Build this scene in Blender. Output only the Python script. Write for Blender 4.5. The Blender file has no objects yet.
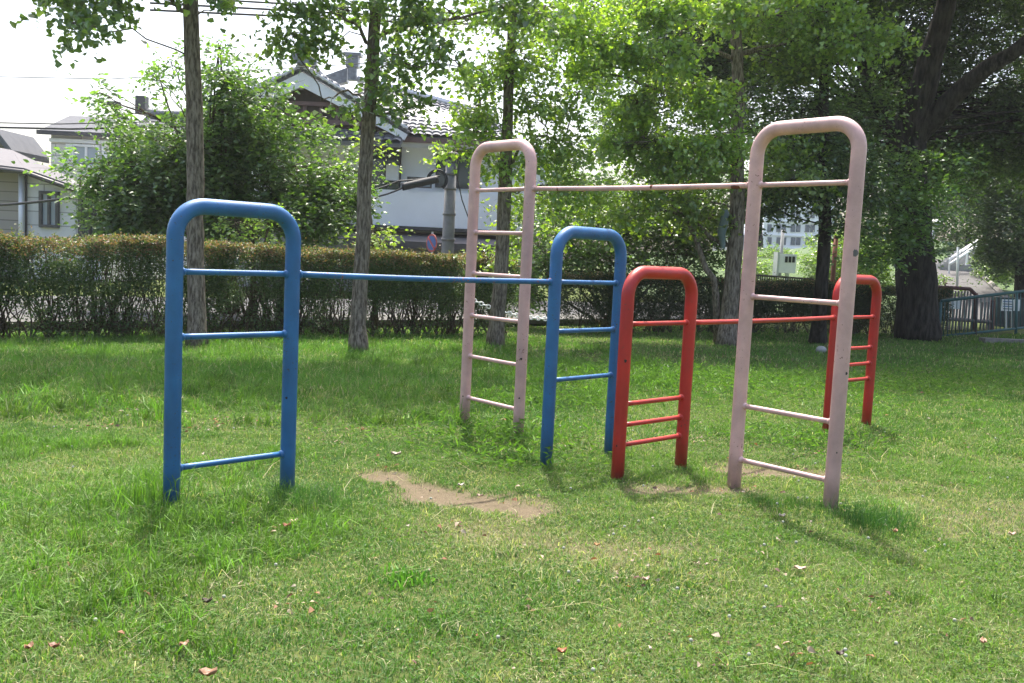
import bpy, math, random
import numpy as np
from mathutils import Vector, Matrix
random.seed(7); RG = np.random.default_rng(11)
S = bpy.context.scene; COL = S.collection
PI = math.pi; R = math.radians
# ------------------------------------------------------------------ camera
H = 1.45; FPX = 931.33; PITCH = 5.2956; ROLL = 2.7209
_p, _r = R(PITCH), R(ROLL)
FW = np.array([0, math.cos(_p), -math.sin(_p)])
_up = np.array([0, math.sin(_p), math.cos(_p)]); _rt = np.array([1.0, 0, 0])
RT = _rt*math.cos(_r)+_up*math.sin(_r); UP = -_rt*math.sin(_r)+_up*math.cos(_r)
cd = bpy.data.cameras.new('camera'); cam = bpy.data.objects.new('camera', cd); COL.objects.link(cam)
cd.sensor_width = 36; cd.lens = FPX/1024*36; cd.clip_start = .05; cd.clip_end = 2000
m = Matrix.Identity(4)
for i in range(3):
    m[i][0] = RT[i]; m[i][1] = UP[i]; m[i][2] = -FW[i]
m[2][3] = H
cam.matrix_world = m; S.camera = cam

def at(px, py, Y):
    """a point of the place seen at that pixel, Y metres ahead"""
    v = FW+RT*(px-512)/FPX-UP*(py-341.5)/FPX
    return np.array([0, 0, H])+v*(Y/v[1])
def gnd(px, py):
    v = FW+RT*(px-512)/FPX-UP*(py-341.5)/FPX
    return np.array([0, 0, H])+v*(-H/v[2])

# ------------------------------------------------------------------ tagging / mesh helpers
def tag(o, label=None, cat=None, group=None, kind=None):
    if label: o['label'] = label
    if cat: o['category'] = cat
    if group: o['group'] = group
    if kind: o['kind'] = kind
    return o
def empty(name, loc, label=None, cat=None, group=None):
    o = bpy.data.objects.new(name, None); COL.objects.link(o); o.location = Vector([float(c) for c in loc]); o.empty_display_size = .2
    return tag(o, label, cat, group)
def np_mesh(name, V, F_idx, tot, mat, parent=None, col=None, smooth=False, attrs=None):
    V = np.asarray(V, np.float32).reshape(-1, 3); F_idx = np.asarray(F_idx, np.int32).ravel(); tot = np.asarray(tot, np.int32).ravel()
    me = bpy.data.meshes.new(name)
    me.vertices.add(len(V)); me.loops.add(len(F_idx)); me.polygons.add(len(tot))
    o = bpy.data.objects.new(name, me); COL.objects.link(o)
    if parent is not None:
        o.parent = parent
        V = V-np.array(parent_loc(parent), np.float32)
    me.vertices.foreach_set('co', V.ravel())
    me.loops.foreach_set('vertex_index', F_idx)
    st = np.concatenate([[0], np.cumsum(tot)[:-1]]).astype(np.int32)
    me.polygons.foreach_set('loop_start', st)
    me.polygons.foreach_set('use_smooth', np.full(len(tot), smooth))
    if col is not None:
        a = me.attributes.new('tint', 'FLOAT_COLOR', 'POINT')
        c = np.ones((len(V), 4), np.float32); c[:, :3] = col
        a.data.foreach_set('color', c.ravel())
    for k, v in (attrs or {}).items():
        a = me.attributes.new(k, 'FLOAT', 'POINT'); a.data.foreach_set('value', np.asarray(v, np.float32))
    me.update(calc_edges=True); me.validate()
    if mat: me.materials.append(mat)
    return o
def parent_loc(p):
    v = np.zeros(3)
    while p is not None:
        v = v+np.array(p.location); p = p.parent
    return v

class MB:
    """collects solids; build() links them as one mesh object"""
    def __init__(s): s.V = []; s.F = []; s.T = []; s.n = 0
    def add(s, V, F):
        V = np.asarray(V, float).reshape(-1, 3)
        s.V.append(V)
        for f in F: s.F.extend([i+s.n for i in f]); s.T.append(len(f))
        s.n += len(V)
    def grid(s, P, closed_u=False):
        """P: (a,b,3) grid of points -> quads"""
        a, b = P.shape[:2]; V = P.reshape(-1, 3); idx = np.arange(a*b).reshape(a, b)+s.n
        i0 = idx[:-1]; i1 = idx[1:]
        if closed_u: q = np.stack([i0, np.roll(i0, -1, 1), np.roll(i1, -1, 1), i1], -1).reshape(-1, 4)
        else: q = np.stack([i0[:, :-1], i0[:, 1:], i1[:, 1:], i1[:, :-1]], -1).reshape(-1, 4)
        s.V.append(V); s.F.extend(q.ravel().tolist()); s.T.extend([4]*len(q)); s.n += len(V)
    def tube(s, P, r, sides=8, caps=True, squash=None):
        P = np.asarray(P, float); n = len(P); r = np.broadcast_to(np.asarray(r, float), (n,))
        T = np.gradient(P, axis=0); T /= np.linalg.norm(T, axis=1)[:, None]+1e-12
        ref = np.array([0, 0, 1.0]) if abs(T[0][2]) < .9 else np.array([1.0, 0, 0])
        u = np.cross(ref, T[0]); u /= np.linalg.norm(u); rings = []
        ph = np.arange(sides)*2*PI/sides
        for i in range(n):
            u = u-T[i]*np.dot(u, T[i]); u /= np.linalg.norm(u); w = np.cross(T[i], u)
            rings.append(P[i]+r[i]*(np.cos(ph)[:, None]*u+np.sin(ph)[:, None]*w))
        base = s.n; s.grid(np.array(rings), True)
        if caps:
            s.F.extend([base+k for k in range(sides)][::-1]); s.T.append(sides)
            s.F.extend([base+(n-1)*sides+k for k in range(sides)]); s.T.append(sides)
        return s
    def box(s, c, size, rz=0, tilt=0):
        c = np.array(c, float); h = np.array(size, float)/2
        V = np.array([[x, y, z] for z in (-1, 1) for y in (-1, 1) for x in (-1, 1)])*h
        ca, sa = math.cos(rz), math.sin(rz)
        if tilt:
            ct, st_ = math.cos(tilt), math.sin(tilt)
            V = V@np.array([[1, 0, 0], [0, ct, st_], [0, -st_, ct]])
        V = V@np.array([[ca, sa, 0], [-sa, ca, 0], [0, 0, 1]])+c
        s.add(V, [(0, 2, 3, 1), (4, 5, 7, 6), (0, 1, 5, 4), (2, 6, 7, 3), (0, 4, 6, 2), (1, 3, 7, 5)]); return s
    def prism(s, poly, d):
        """poly: coplanar points, extruded by the vector d"""
        A = np.array(poly, float); n = len(A); d = np.array(d, float)
        s.add(np.concatenate([A, A+d]), [tuple(range(n))[::-1], tuple(range(n, 2*n))]+[(i, (i+1) % n, n+(i+1) % n, n+i) for i in range(n)]); return s
    def ball(s, c, r, nu=10, nv=7):
        r = np.broadcast_to(np.asarray(r, float), (3,)); th = np.linspace(.02, PI-.02, nv); ph = np.arange(nu)*2*PI/nu
        P = np.stack([np.sin(th)[:, None]*np.cos(ph), np.sin(th)[:, None]*np.sin(ph), np.cos(th)[:, None]*np.ones(nu)], -1)*r+np.array(c)
        b = s.n; s.grid(P, True); s.F.extend([b+k for k in range(nu)][::-1]); s.T.append(nu)
        s.F.extend([b+(nv-1)*nu+k for k in range(nu)]); s.T.append(nu); return s
    def build(s, name, mat, parent=None, smooth=False, **k):
        o = np_mesh(name, np.concatenate(s.V), s.F, s.T, mat, parent, smooth=smooth, **k)
        return o

# lattice noise
_tab = RG.random((256, 256))
def vnoise(x, y, f, seed=0):
    x = np.asarray(x)*f+seed*17.3+500; y = np.asarray(y)*f+seed*31.7+500
    xi = np.floor(x).astype(int); yi = np.floor(y).astype(int); fx = x-xi; fy = y-yi
    fx = fx*fx*(3-2*fx); fy = fy*fy*(3-2*fy); g = lambda a, b: _tab[a % 256, b % 256]
    return (g(xi, yi)*(1-fx)+g(xi+1, yi)*fx)*(1-fy)+(g(xi, yi+1)*(1-fx)+g(xi+1, yi+1)*fx)*fy
def fbm(x, y, f, seed=0): return .5*vnoise(x, y, f, seed)+.3*vnoise(x, y, f*2.1, seed+1)+.2*vnoise(x, y, f*4.3, seed+2)
_tab3 = RG.random((32, 32, 32))
def vnoise3(P, f, seed=0):
    q = P*f+seed*7.1+100; i = np.floor(q).astype(int); t = q-i; t = t*t*(3-2*t); o = 0
    for a in (0, 1):
        for b in (0, 1):
            for c in (0, 1):
                w = (t[:, 0] if a else 1-t[:, 0])*(t[:, 1] if b else 1-t[:, 1])*(t[:, 2] if c else 1-t[:, 2])
                o = o+w*_tab3[(i[:, 0]+a) % 32, (i[:, 1]+b) % 32, (i[:, 2]+c) % 32]
    return o

# ------------------------------------------------------------------ materials
def mat(name): 
    m_ = bpy.data.materials.new(name); m_.use_nodes = True; nt = m_.node_tree; nt.nodes.clear()
    return m_, nt.nodes, nt.links
def ramp(nd, ln, fac, stops):
    r_ = nd.new('ShaderNodeValToRGB'); e = r_.color_ramp.elements
    while len(e) < len(stops): e.new(.5)
    for i, (p_, c_) in enumerate(stops): e[i].position = p_; e[i].color = (*c_, 1)
    ln.new(fac, r_.inputs[0]); return r_.outputs[0]
def noise(nd, ln, scale, detail=4, rough=.6, vec=None, coord='Object', sc=None):
    t = nd.new('ShaderNodeTexCoord'); n_ = nd.new('ShaderNodeTexNoise'); n_.inputs['Scale'].default_value = scale
    n_.inputs['Detail'].default_value = detail; n_.inputs['Roughness'].default_value = rough
    if sc:
        mp = nd.new('ShaderNodeMapping'); mp.inputs['Scale'].default_value = sc; ln.new(t.outputs[coord], mp.inputs[0]); ln.new(mp.outputs[0], n_.inputs[0])
    else: ln.new(t.outputs[coord], n_.inputs[0])
    return n_.outputs[0]
def mixc(nd, ln, f, a, b, mode='MIX'):
    x = nd.new('ShaderNodeMix'); x.data_type = 'RGBA'; x.blend_type = mode
    for sock, v in ((x.inputs[0], f), (x.inputs[6], a), (x.inputs[7], b)):
        if isinstance(v, (int, float)): sock.default_value = v
        elif isinstance(v, tuple): sock.default_value = (*v, 1)
        else: ln.new(v, sock)
    return x.outputs[2]
def plain(name, c, rough=.6, metal=0, var=.15, scale=6, bump=0, bscale=60, spec=.5, sc=None):
    m_, nd, ln = mat(name); b = nd.new('ShaderNodeBsdfPrincipled'); o = nd.new('ShaderNodeOutputMaterial')
    b.inputs['Roughness'].default_value = rough; b.inputs['Metallic'].default_value = metal; b.inputs['Specular IOR Level'].default_value = spec
    n_ = noise(nd, ln, scale, sc=sc)
    d = tuple(x*(1-var) for x in c); l = tuple(min(1, x*(1+var)) for x in c)
    ln.new(ramp(nd, ln, n_, [(.3, d), (.7, l)]), b.inputs['Base Color'])
    if bump:
        bp = nd.new('ShaderNodeBump'); bp.inputs['Strength'].default_value = bump; bp.inputs['Distance'].default_value = .01
        ln.new(noise(nd, ln, bscale, sc=sc), bp.inputs['Height']); ln.new(bp.outputs[0], b.inputs['Normal'])
    ln.new(b.outputs[0], o.inputs[0]); return m_
def leafy(name, trans=.4, tcol=(1.5, 1.7, .5), gloss=.06, rough=.45):
    m_, nd, ln = mat(name); o = nd.new('ShaderNodeOutputMaterial'); a = nd.new('ShaderNodeAttribute'); a.attribute_name = 'tint'
    d = nd.new('ShaderNodeBsdfDiffuse'); t = nd.new('ShaderNodeBsdfTranslucent'); g = nd.new('ShaderNodeBsdfGlossy'); g.inputs['Roughness'].default_value = rough
    ln.new(a.outputs['Color'], d.inputs[0]); ln.new(mixc(nd, ln, 1.0, a.outputs['Color'], tcol, 'MULTIPLY'), t.inputs[0])
    x = nd.new('ShaderNodeMixShader'); x.inputs[0].default_value = trans; ln.new(d.outputs[0], x.inputs[1]); ln.new(t.outputs[0], x.inputs[2])
    y = nd.new('ShaderNodeMixShader'); y.inputs[0].default_value = gloss; ln.new(x.outputs[0], y.inputs[1]); ln.new(g.outputs[0], y.inputs[2])
    ln.new(y.outputs[0], o.inputs[0]); return m_
def paint(name, c, chip=.66, rust=(.16, .05, .02), rough=.38, top_tone=(1, 1, 1), rustup=0.0):
    """old gloss paint on steel tube: mottled, paler on top, chipped to rust in places"""
    m_, nd, ln = mat(name); b = nd.new('ShaderNodeBsdfPrincipled'); o = nd.new('ShaderNodeOutputMaterial')
    base = ramp(nd, ln, noise(nd, ln, 9, 5), [(.3, tuple(x*.86 for x in c)), (.7, tuple(min(1, x*1.1) for x in c))])
    g_ = nd.new('ShaderNodeNewGeometry'); sx = nd.new('ShaderNodeSeparateXYZ'); ln.new(g_.outputs['Normal'], sx.inputs[0])
    up = nd.new('ShaderNodeMapRange'); up.inputs[1].default_value = .2; up.inputs[2].default_value = 1; up.inputs[4].default_value = .35
    ln.new(sx.outputs[2], up.inputs[0]); base = mixc(nd, ln, up.outputs[0], base, top_tone)  # upward faces blended towards a paler tone
    n3 = noise(nd, ln, 3.5, 4, .6, sc=(1, 1, .35)); base = mixc(nd, ln, 1.0, base, ramp(nd, ln, n3, [(.3, (.74, .74, .76)), (.68, (1.12, 1.1, 1.08))]), 'MULTIPLY')
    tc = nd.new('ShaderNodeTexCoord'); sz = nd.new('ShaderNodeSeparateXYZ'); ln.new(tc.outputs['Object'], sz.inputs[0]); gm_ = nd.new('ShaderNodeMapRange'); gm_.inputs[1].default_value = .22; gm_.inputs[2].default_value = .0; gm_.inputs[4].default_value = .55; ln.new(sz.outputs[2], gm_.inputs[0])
    g2_ = nd.new('ShaderNodeMath'); g2_.operation = 'MULTIPLY'; ln.new(gm_.outputs[0], g2_.inputs[0]); ln.new(noise(nd, ln, 30, 4), g2_.inputs[1]); base = mixc(nd, ln, g2_.outputs[0], base, (.07, .06, .045))  # dirty foot; the dark grass reflection is painted into the same tint
    n1 = noise(nd, ln, 55, 3, .7); n2 = noise(nd, ln, 5, 2)
    ad = nd.new('ShaderNodeMath'); ad.operation = 'MULTIPLY_ADD'; ln.new(n2, ad.inputs[0]); ad.inputs[1].default_value = .35; ln.new(n1, ad.inputs[2])
    if rustup:
        u2 = nd.new('ShaderNodeMapRange'); u2.inputs[1].default_value = .75; u2.inputs[2].default_value = 1; u2.inputs[4].default_value = rustup; ln.new(sx.outputs[2], u2.inputs[0])
        a2 = nd.new('ShaderNodeMath'); ln.new(ad.outputs[0], a2.inputs[0]); ln.new(u2.outputs[0], a2.inputs[1]); src = a2.outputs[0]
    else: src = ad.outputs[0]
    th = nd.new('ShaderNodeMapRange'); th.inputs[1].default_value = chip+.2; th.inputs[2].default_value = chip+.225; ln.new(src, th.inputs[0])
    ln.new(mixc(nd, ln, th.outputs[0], base, rust), b.inputs['Base Color'])
    rr = nd.new('ShaderNodeMapRange'); rr.inputs[3].default_value = rough-.06; rr.inputs[4].default_value = rough+.14; ln.new(n2, rr.inputs[0]); ln.new(rr.outputs[0], b.inputs['Roughness'])
    bp = nd.new('ShaderNodeBump'); bp.inputs['Strength'].default_value = .25; bp.inputs['Distance'].default_value = .003
    ln.new(noise(nd, ln, 28, 3), bp.inputs['Height']); ln.new(bp.outputs[0], b.inputs['Normal'])
    ln.new(b.outputs[0], o.inputs[0]); return m_
def bark(name, c1, c2, sc=(1, 1, .2), scale=34, gm=(1, 1, .95)):
    m_, nd, ln = mat(name); b = nd.new('ShaderNodeBsdfPrincipled'); o = nd.new('ShaderNodeOutputMaterial'); b.inputs['Roughness'].default_value = .95
    b.inputs['Specular IOR Level'].default_value = .15
    n_ = noise(nd, ln, scale, 6, .65, sc=sc); n2 = noise(nd, ln, 2.2, 3)
    base = ramp(nd, ln, n_, [(.4, c1), (.6, c2)]); ln.new(mixc(nd, ln, n2, base, gm, 'MULTIPLY'), b.inputs['Base Color'])
    bp = nd.new('ShaderNodeBump'); bp.inputs['Strength'].default_value = .9; bp.inputs['Distance'].default_value = .03; ln.new(n_, bp.inputs['Height']); ln.new(bp.outputs[0], b.inputs['Normal'])
    ln.new(b.outputs[0], o.inputs[0]); return m_
def siding(name, c, pitch, seam=.5):
    """horizontal board siding: a groove each `pitch` m, staggered vertical joints"""
    m_, nd, ln = mat(name); b = nd.new('ShaderNodeBsdfPrincipled'); o = nd.new('ShaderNodeOutputMaterial'); b.inputs['Roughness'].default_value = .7
    t = nd.new('ShaderNodeTexCoord'); mp = nd.new('ShaderNodeMapping'); mp.inputs['Rotation'].default_value = (R(90), 0, 0); ln.new(t.outputs['Object'], mp.inputs[0])
    br = nd.new('ShaderNodeTexBrick'); br.inputs['Scale'].default_value = 1; br.inputs['Row Height'].default_value = pitch; br.inputs['Brick Width'].default_value = seam*4
    br.inputs['Mortar Size'].default_value = .018; br.inputs['Color1'].default_value = (*c, 1); br.inputs['Color2'].default_value = (*[x*.9 for x in c], 1)
    br.inputs['Mortar'].default_value = (*[x*.5 for x in c], 1); ln.new(mp.outputs[0], br.inputs[0])
    ln.new(br.outputs[0], b.inputs['Base Color']); ln.new(b.outputs[0], o.inputs[0]); return m_
def glass(name, c, rough=.08):
    m_, nd, ln = mat(name); b = nd.new('ShaderNodeBsdfPrincipled'); o = nd.new('ShaderNodeOutputMaterial')
    b.inputs['Base Color'].default_value = (*c, 1); b.inputs['Roughness'].default_value = rough; b.inputs['Specular IOR Level'].default_value = .8
    ln.new(b.outputs[0], o.inputs[0]); return m_

M = dict(
    blue=paint('blue_paint', (.015, .11, .28), .63, (.04, .05, .06), top_tone=(.12, .3, .6)),
    pink=paint('pink_paint', (.55, .34, .315), .665, (.12, .05, .035), rough=.42, top_tone=(.72, .6, .6)),
    pinkbar=paint('pink_bar_paint', (.55, .34, .315), .62, (.3, .075, .02), rough=.45, top_tone=(.7, .5, .45), rustup=.16),
    red=paint('red_paint', (.4, .015, .012), .645, (.12, .03, .02), top_tone=(.7, .14, .1)),
    redbar=paint('red_bar_paint', (.4, .015, .012), .64, (.16, .05, .035), top_tone=(.7, .14, .1), rustup=.08),
    bluebar=paint('blue_bar_paint', (.015, .11, .28), .6, (.25, .07, .03), top_tone=(.12, .3, .6), rustup=.05),
    dark=plain('dark_hole', (.02, .018, .018), .8), chip=plain('bare_primer', (.09, .085, .085), .7),
    bark_ginkgo=bark('ginkgo_bark', (.08, .064, .05), (.26, .22, .18)), bark_dark=bark('old_bark', (.014, .012, .01), (.055, .048, .042), scale=14),
    bark_shrub=bark('shrub_bark', (.06, .045, .03), (.15, .12, .09)),
    ginkgo=leafy('ginkgo_leaf', .5, (1.7, 1.75, .55), .11), broad=leafy('broad_leaf', .45, (1.55, 1.7, .5), .09, .4), hedge=leafy('hedge_leaf', .35, (1.3, 1.4, .6), .06),
    grass=leafy('grass_blade', .45, (1.12, 1.42, .45), .025, .5), weed=leafy('weed_leaf', .4, (1.3, 1.5, .5), .015),
    dry=leafy('dry_leaf', .2, (1.2, 1, .6), .03), petal=leafy('clover_petal', .3, (1, 1, 1), .0),
    wallw=plain('white_render', (.85, .85, .87), .8, var=.05, scale=1.2), wallg=siding('grey_siding', (.66, .65, .67), .42), wallbr=siding('brown_siding', (.38, .34, .32), .3),
    wallb=siding('beige_siding', (.72, .68, .66), .45), roofg=plain('grey_slate', (.11, .115, .125), .85, var=.12, scale=3, spec=.15), rooftile=plain('kawara_tile', (.17, .175, .19), .35, var=.35, scale=7),
    rooflight=plain('pale_metal_roof', (.13, .125, .13), .8, var=.08, spec=.15), darktrim=plain('dark_trim', (.06, .055, .055), .5), browntrim=plain('brown_gutter', (.16, .09, .08), .5),
    glass=glass('window_glass', (.05, .065, .07)), glassf=glass('far_window_glass', (.1, .13, .16)), glassl=glass('curtained_glass', (.33, .38, .42)), alu=plain('aluminium', (.55, .56, .58), .4, .3, .06),
    white=plain('white_paint', (.78, .78, .78), .5, var=.05), conc=plain('concrete', (.3, .3, .29), .9, var=.14, scale=5, bump=.3), wood=plain('dark_wood', (.07, .05, .035), .8, var=.3),
    asphalt=plain('road_asphalt', (.06, .06, .06), .95, var=.12, scale=3, bump=.3, bscale=200), path=plain('path_concrete', (.075, .072, .07), .95, var=.12, scale=1.5),
    teal=plain('teal_paint', (.05, .125, .125), .45), rustred=plain('brown_red_paint', (.12, .05, .045), .6, var=.25), slat=plain('pale_timber', (.2, .165, .15), .8, var=.2), rustpost=plain('orange_brown_paint', (.3, .11, .06), .7),
    darkwall=plain('dark_grey_green_wall', (.06, .07, .065), .95, var=.3, scale=1.5), wire=plain('black_cable', (.03, .03, .03), .6), blue_s=plain('sign_blue', (.06, .13, .33), .5), red_s=plain('sign_red', (.4, .08, .07), .5),
    paving=plain('worn_paving', (.1, .098, .09), .95, var=.2, scale=3), poleconc=plain('grey_pole_concrete', (.19, .19, .19), .9, var=.2, scale=4), rope=plain('white_rope', (.55, .53, .5), .9), stone=plain('stone', (.22, .2, .18), .95, var=.3, scale=8, bump=.5, bscale=20), sack=plain('grey_cloth', (.12, .16, .16), .9))

# ------------------------------------------------------------------ light
TO_SUN = Vector((-.09*math.cos(R(65)), .995*math.cos(R(65)), math.sin(R(65)))).normalized()
w = bpy.data.worlds.new('World'); S.world = w; w.use_nodes = True; nt = w.node_tree; nt.nodes.clear()
sky = nt.nodes.new('ShaderNodeTexSky'); sky.sky_type = 'NISHITA'; sky.sun_disc = False; sky.sun_elevation = R(65); sky.sun_rotation = R(-5)
sky.air_density = 1.0; sky.dust_density = 6.0; sky.ozone_density = 1.0; sky.altitude = 50
bg = nt.nodes.new('ShaderNodeBackground'); bg.inputs[1].default_value = .15; wo = nt.nodes.new('ShaderNodeOutputWorld')
nt.links.new(sky.outputs[0], bg.inputs[0]); nt.links.new(bg.outputs[0], wo.inputs[0])
sl = bpy.data.lights.new('sun', 'SUN'); sl.energy = 3.0; sl.angle = R(.55); sl.color = (1, .955, .88)
so = bpy.data.objects.new('sun', sl); COL.objects.link(so); so.rotation_euler = TO_SUN.to_track_quat('Z', 'Y').to_euler(); so.location = (-8, 20, 40)
S.view_settings.view_transform = 'Standard'; S.view_settings.look = 'None'; S.view_settings.exposure = 1.55; S.view_settings.gamma = 1; S.view_settings.use_curve_mapping = False
S.cycles.max_bounces = 8; S.cycles.transmission_bounces = 6; S.cycles.diffuse_bounces = 4; S.cycles.sample_clamp_indirect = 6

# ------------------------------------------------------------------ lawn
def dirtmap(x, y):
    """how bare the soil is, 0..1"""
    d = np.zeros_like(x); wob = (fbm(x, y, 3.2, 5)-.5)*.6+(fbm(x, y, 12, 8)-.5)*.6
    for (ax, ay), (bx, by), r0, k in (((-.85, 6.05), (-.42, 5.66), .14, 1), ((-.42, 5.62), (.12, 5.42), .22, 1), ((.95, 5.95), (1.55, 6.08), .15, .7),
                                   ((1.75, 6.75), (2.2, 6.62), .28, .85), ((2.5, 6.6), (3.1, 6.4), .15, .4), ((-.2, 4.8), (.7, 4.7), .35, .42), ((-2.6, 6.2), (-2.1, 6.3), .3, .4), ((2.6, 5.6), (3.2, 5.7), .45, .42), ((-3.6, 5), (-3.1, 4.8), .3, .35)):
        t = np.clip(((x-ax)*(bx-ax)+(y-ay)*(by-ay))/((bx-ax)**2+(by-ay)**2), 0, 1)
        q = np.hypot(x-ax-t*(bx-ax), (y-ay-t*(by-ay)))/r0
        d = np.maximum(d, np.clip(1.35-q+wob*2.2, 0, 1)*k)
    return d
def gz(x, y):
    x = np.asarray(x, float); y = np.asarray(y, float)
    f = np.clip((24-np.hypot(x, y-8))/8, 0, 1)
    rise = np.clip((x-9.5)/3, 0, 1)*np.clip((y-18)/4, 0, 1)*np.clip((34-y)/6, 0, 1)*.18
    return ((fbm(x, y, .5, 3)-.5)*.04+(fbm(x, y, 3, 4)-.5)*.02-dirtmap(x, y)*.02)*f+rise-.038
def axis(lo, hi, step, far):
    a = np.arange(lo, hi, step); g = []; s_, c = step, hi
    while c < far: g.append(c); s_ *= 1.22; c += s_
    up = np.array(g+[far]); g2 = []; s_, c = step, lo-step
    while c > -far: g2.append(c); s_ *= 1.22; c -= s_
    return np.concatenate([np.array([-far]+g2[::-1]), a, up])
gx = axis(-6, 8, .07, 600); gy = axis(2.4, 13, .06, 600)
XX, YY = np.meshgrid(gx, gy)
P = np.stack([XX, YY, gz(XX, YY)], -1)
g = MB(); g.grid(P)
mm, nd, ln = mat('lawn_soil'); b = nd.new('ShaderNodeBsdfPrincipled'); o_ = nd.new('ShaderNodeOutputMaterial'); b.inputs['Roughness'].default_value = 1; b.inputs['Specular IOR Level'].default_value = .1
aa = nd.new('ShaderNodeAttribute'); aa.attribute_name = 'dirt'
n1 = noise(nd, ln, 22, 6, .75); n2 = noise(nd, ln, 260, 3, .7)
soil = ramp(nd, ln, n1, [(.3, (.095, .074, .045)), (.7, (.17, .135, .085))]); soil = mixc(nd, ln, .35, soil, ramp(nd, ln, n2, [(.35, (.1, .07, .05)), (.7, (.26, .225, .155))]))
green = ramp(nd, ln, noise(nd, ln, 30, 5, .7), [(.3, (.045, .06, .02)), (.5, (.08, .11, .03)), (.75, (.16, .15, .07))])
ln.new(mixc(nd, ln, aa.outputs['Fac'], green, soil), b.inputs['Base Color'])
bp = nd.new('ShaderNodeBump'); bp.inputs['Strength'].default_value = .7; bp.inputs['Distance'].default_value = .02; ln.new(noise(nd, ln, 90, 5, .7), bp.inputs['Height']); ln.new(bp.outputs[0], b.inputs['Normal'])
ln.new(b.outputs[0], o_.inputs[0])
go = g.build('ground', mm, smooth=True, attrs={'dirt': np.clip(dirtmap(XX, YY)*1.3, 0, 1).ravel()}); tag(go, 'park lawn ground with worn bare soil patches', 'ground', kind='structure')

def blades(name, xy, h, wd, col, lean=.35, seed=1, mt=None, label=None, cat='grass', z=None):
    rg = np.random.default_rng(seed); n = len(xy); x, y = xy[:, 0], xy[:, 1]
    if z is None: z = gz(x, y)-.004
    az = rg.random(n)*2*PI; d = np.stack([np.cos(az), np.sin(az)], 1); fa = rg.random(n)*2*PI; wv = np.stack([np.cos(fa), np.sin(fa)], 1)*wd[:, None]/2
    le = np.abs(rg.normal(0, lean, n))+.08
    B0 = np.stack([x, y, z], 1); hv = np.stack([np.zeros(n), np.zeros(n), h], 1)
    mid = B0+hv*.55; mid[:, :2] += d*(h*le*.35)[:, None]
    tip = B0+hv*(1-.35*np.clip(le, 0, 1.6))[:, None]; tip[:, :2] += d*(h*le*1.1)[:, None]
    w3 = np.concatenate([wv, np.zeros((n, 1))], 1)
    V = np.stack([B0-w3, B0+w3, mid+w3*.75, mid-w3*.75, tip], 1).reshape(-1, 3)
    b_ = (np.arange(n)*5)[:, None]; F = np.concatenate([b_+[0, 1, 2, 3], b_+[3, 2, 4]], 1).ravel()
    T = np.tile([4, 3], n); c = np.repeat(col, 5, 0)
    o = np_mesh(name, V, F, T, mt or M['grass'], col=c, smooth=False); tag(o, label, cat, kind='stuff'); return o
def scatter(n, y0, y1, pw=1.0, margin=1.3, rg=RG):
    """points over the trapezoid of ground in view and a few steps to either side"""
    y = y0+(y1-y0)*rg.random(n)**pw; hw = y*.56+margin; x = (rg.random(n)*2-1)*hw; return np.stack([x, y], 1)
def shape(xy): return fbm(xy[:, 0], xy[:, 1], .9, 21), fbm(xy[:, 0], xy[:, 1], 3.5, 31)
POSTS = []   # filled below (x, y)
FR = {  # measured end frames: left post x, y, direction, width ; top z, rung z list
 'B1': (-1.811, 4.962, .788, .718, 1.632, [1.278, .927, .21]), 'B2': (.282, 6.517, .790, .718, 1.632, [1.278, .93, .583]),
 'P1': (-.384, 8.052, -.855, .715, 2.341, [1.983, 1.628, 1.277, .914, .562, .198]), 'P2': (1.549, 6.206, -.85, .715, 2.341, [1.983, 1.251, .518, .152]),
 'R1': (.762, 6.249, .756, .713, 1.376, [1.024, .479, .334, .196]), 'R2': (2.936, 8.479, .717, .713, 1.376, [1.024, .732, .578, .43])}
for k, (x, y, a, w_, *_) in FR.items(): POSTS += [(x, y, k), (x+w_*math.cos(a), y+w_*math.sin(a), k)]

def tallness(x, y):
    """extra sward height (m): round posts nobody mows, rank grass on the left and towards the hedge"""
    t = np.zeros_like(x)
    for px, py, k in POSTS:
        s_ = {'B1': .06, 'P2': .0, 'P1': .05, 'B2': .03, 'R1': .0, 'R2': .04}[k]
        t = np.maximum(t, s_*np.exp(-(np.hypot(x-px, y-py)/.23)**2))
    px, py = 2.36, 5.62; t = np.maximum(t, .12*np.exp(-((x-px)/.2)**2-((y-py)/.25)**2))
    t = np.maximum(t, .09*np.exp(-((x+1.5)/.55)**2-((y-5.15)/.2)**2))
    left = np.clip((y-7.6)/2.2, 0, 1)*np.clip((1.2-x)/3, 0, 1); t = t+left*np.where(y > 11, .08, .14)*(.45+fbm(x, y, 1.1, 41))
    rt_ = np.clip((y-9.5)/3, 0, 1)*np.clip((x-.5)/3, 0, 1); t = t+rt_*.05*(.3+fbm(x, y, 1.3, 43))
    fl = np.clip((-1.2-x)/1.2, 0, 1)*np.clip((7-y)/2, 0, 1); t = t+fl*.1*fbm(x, y, 1.6, 45)
    return t
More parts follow.
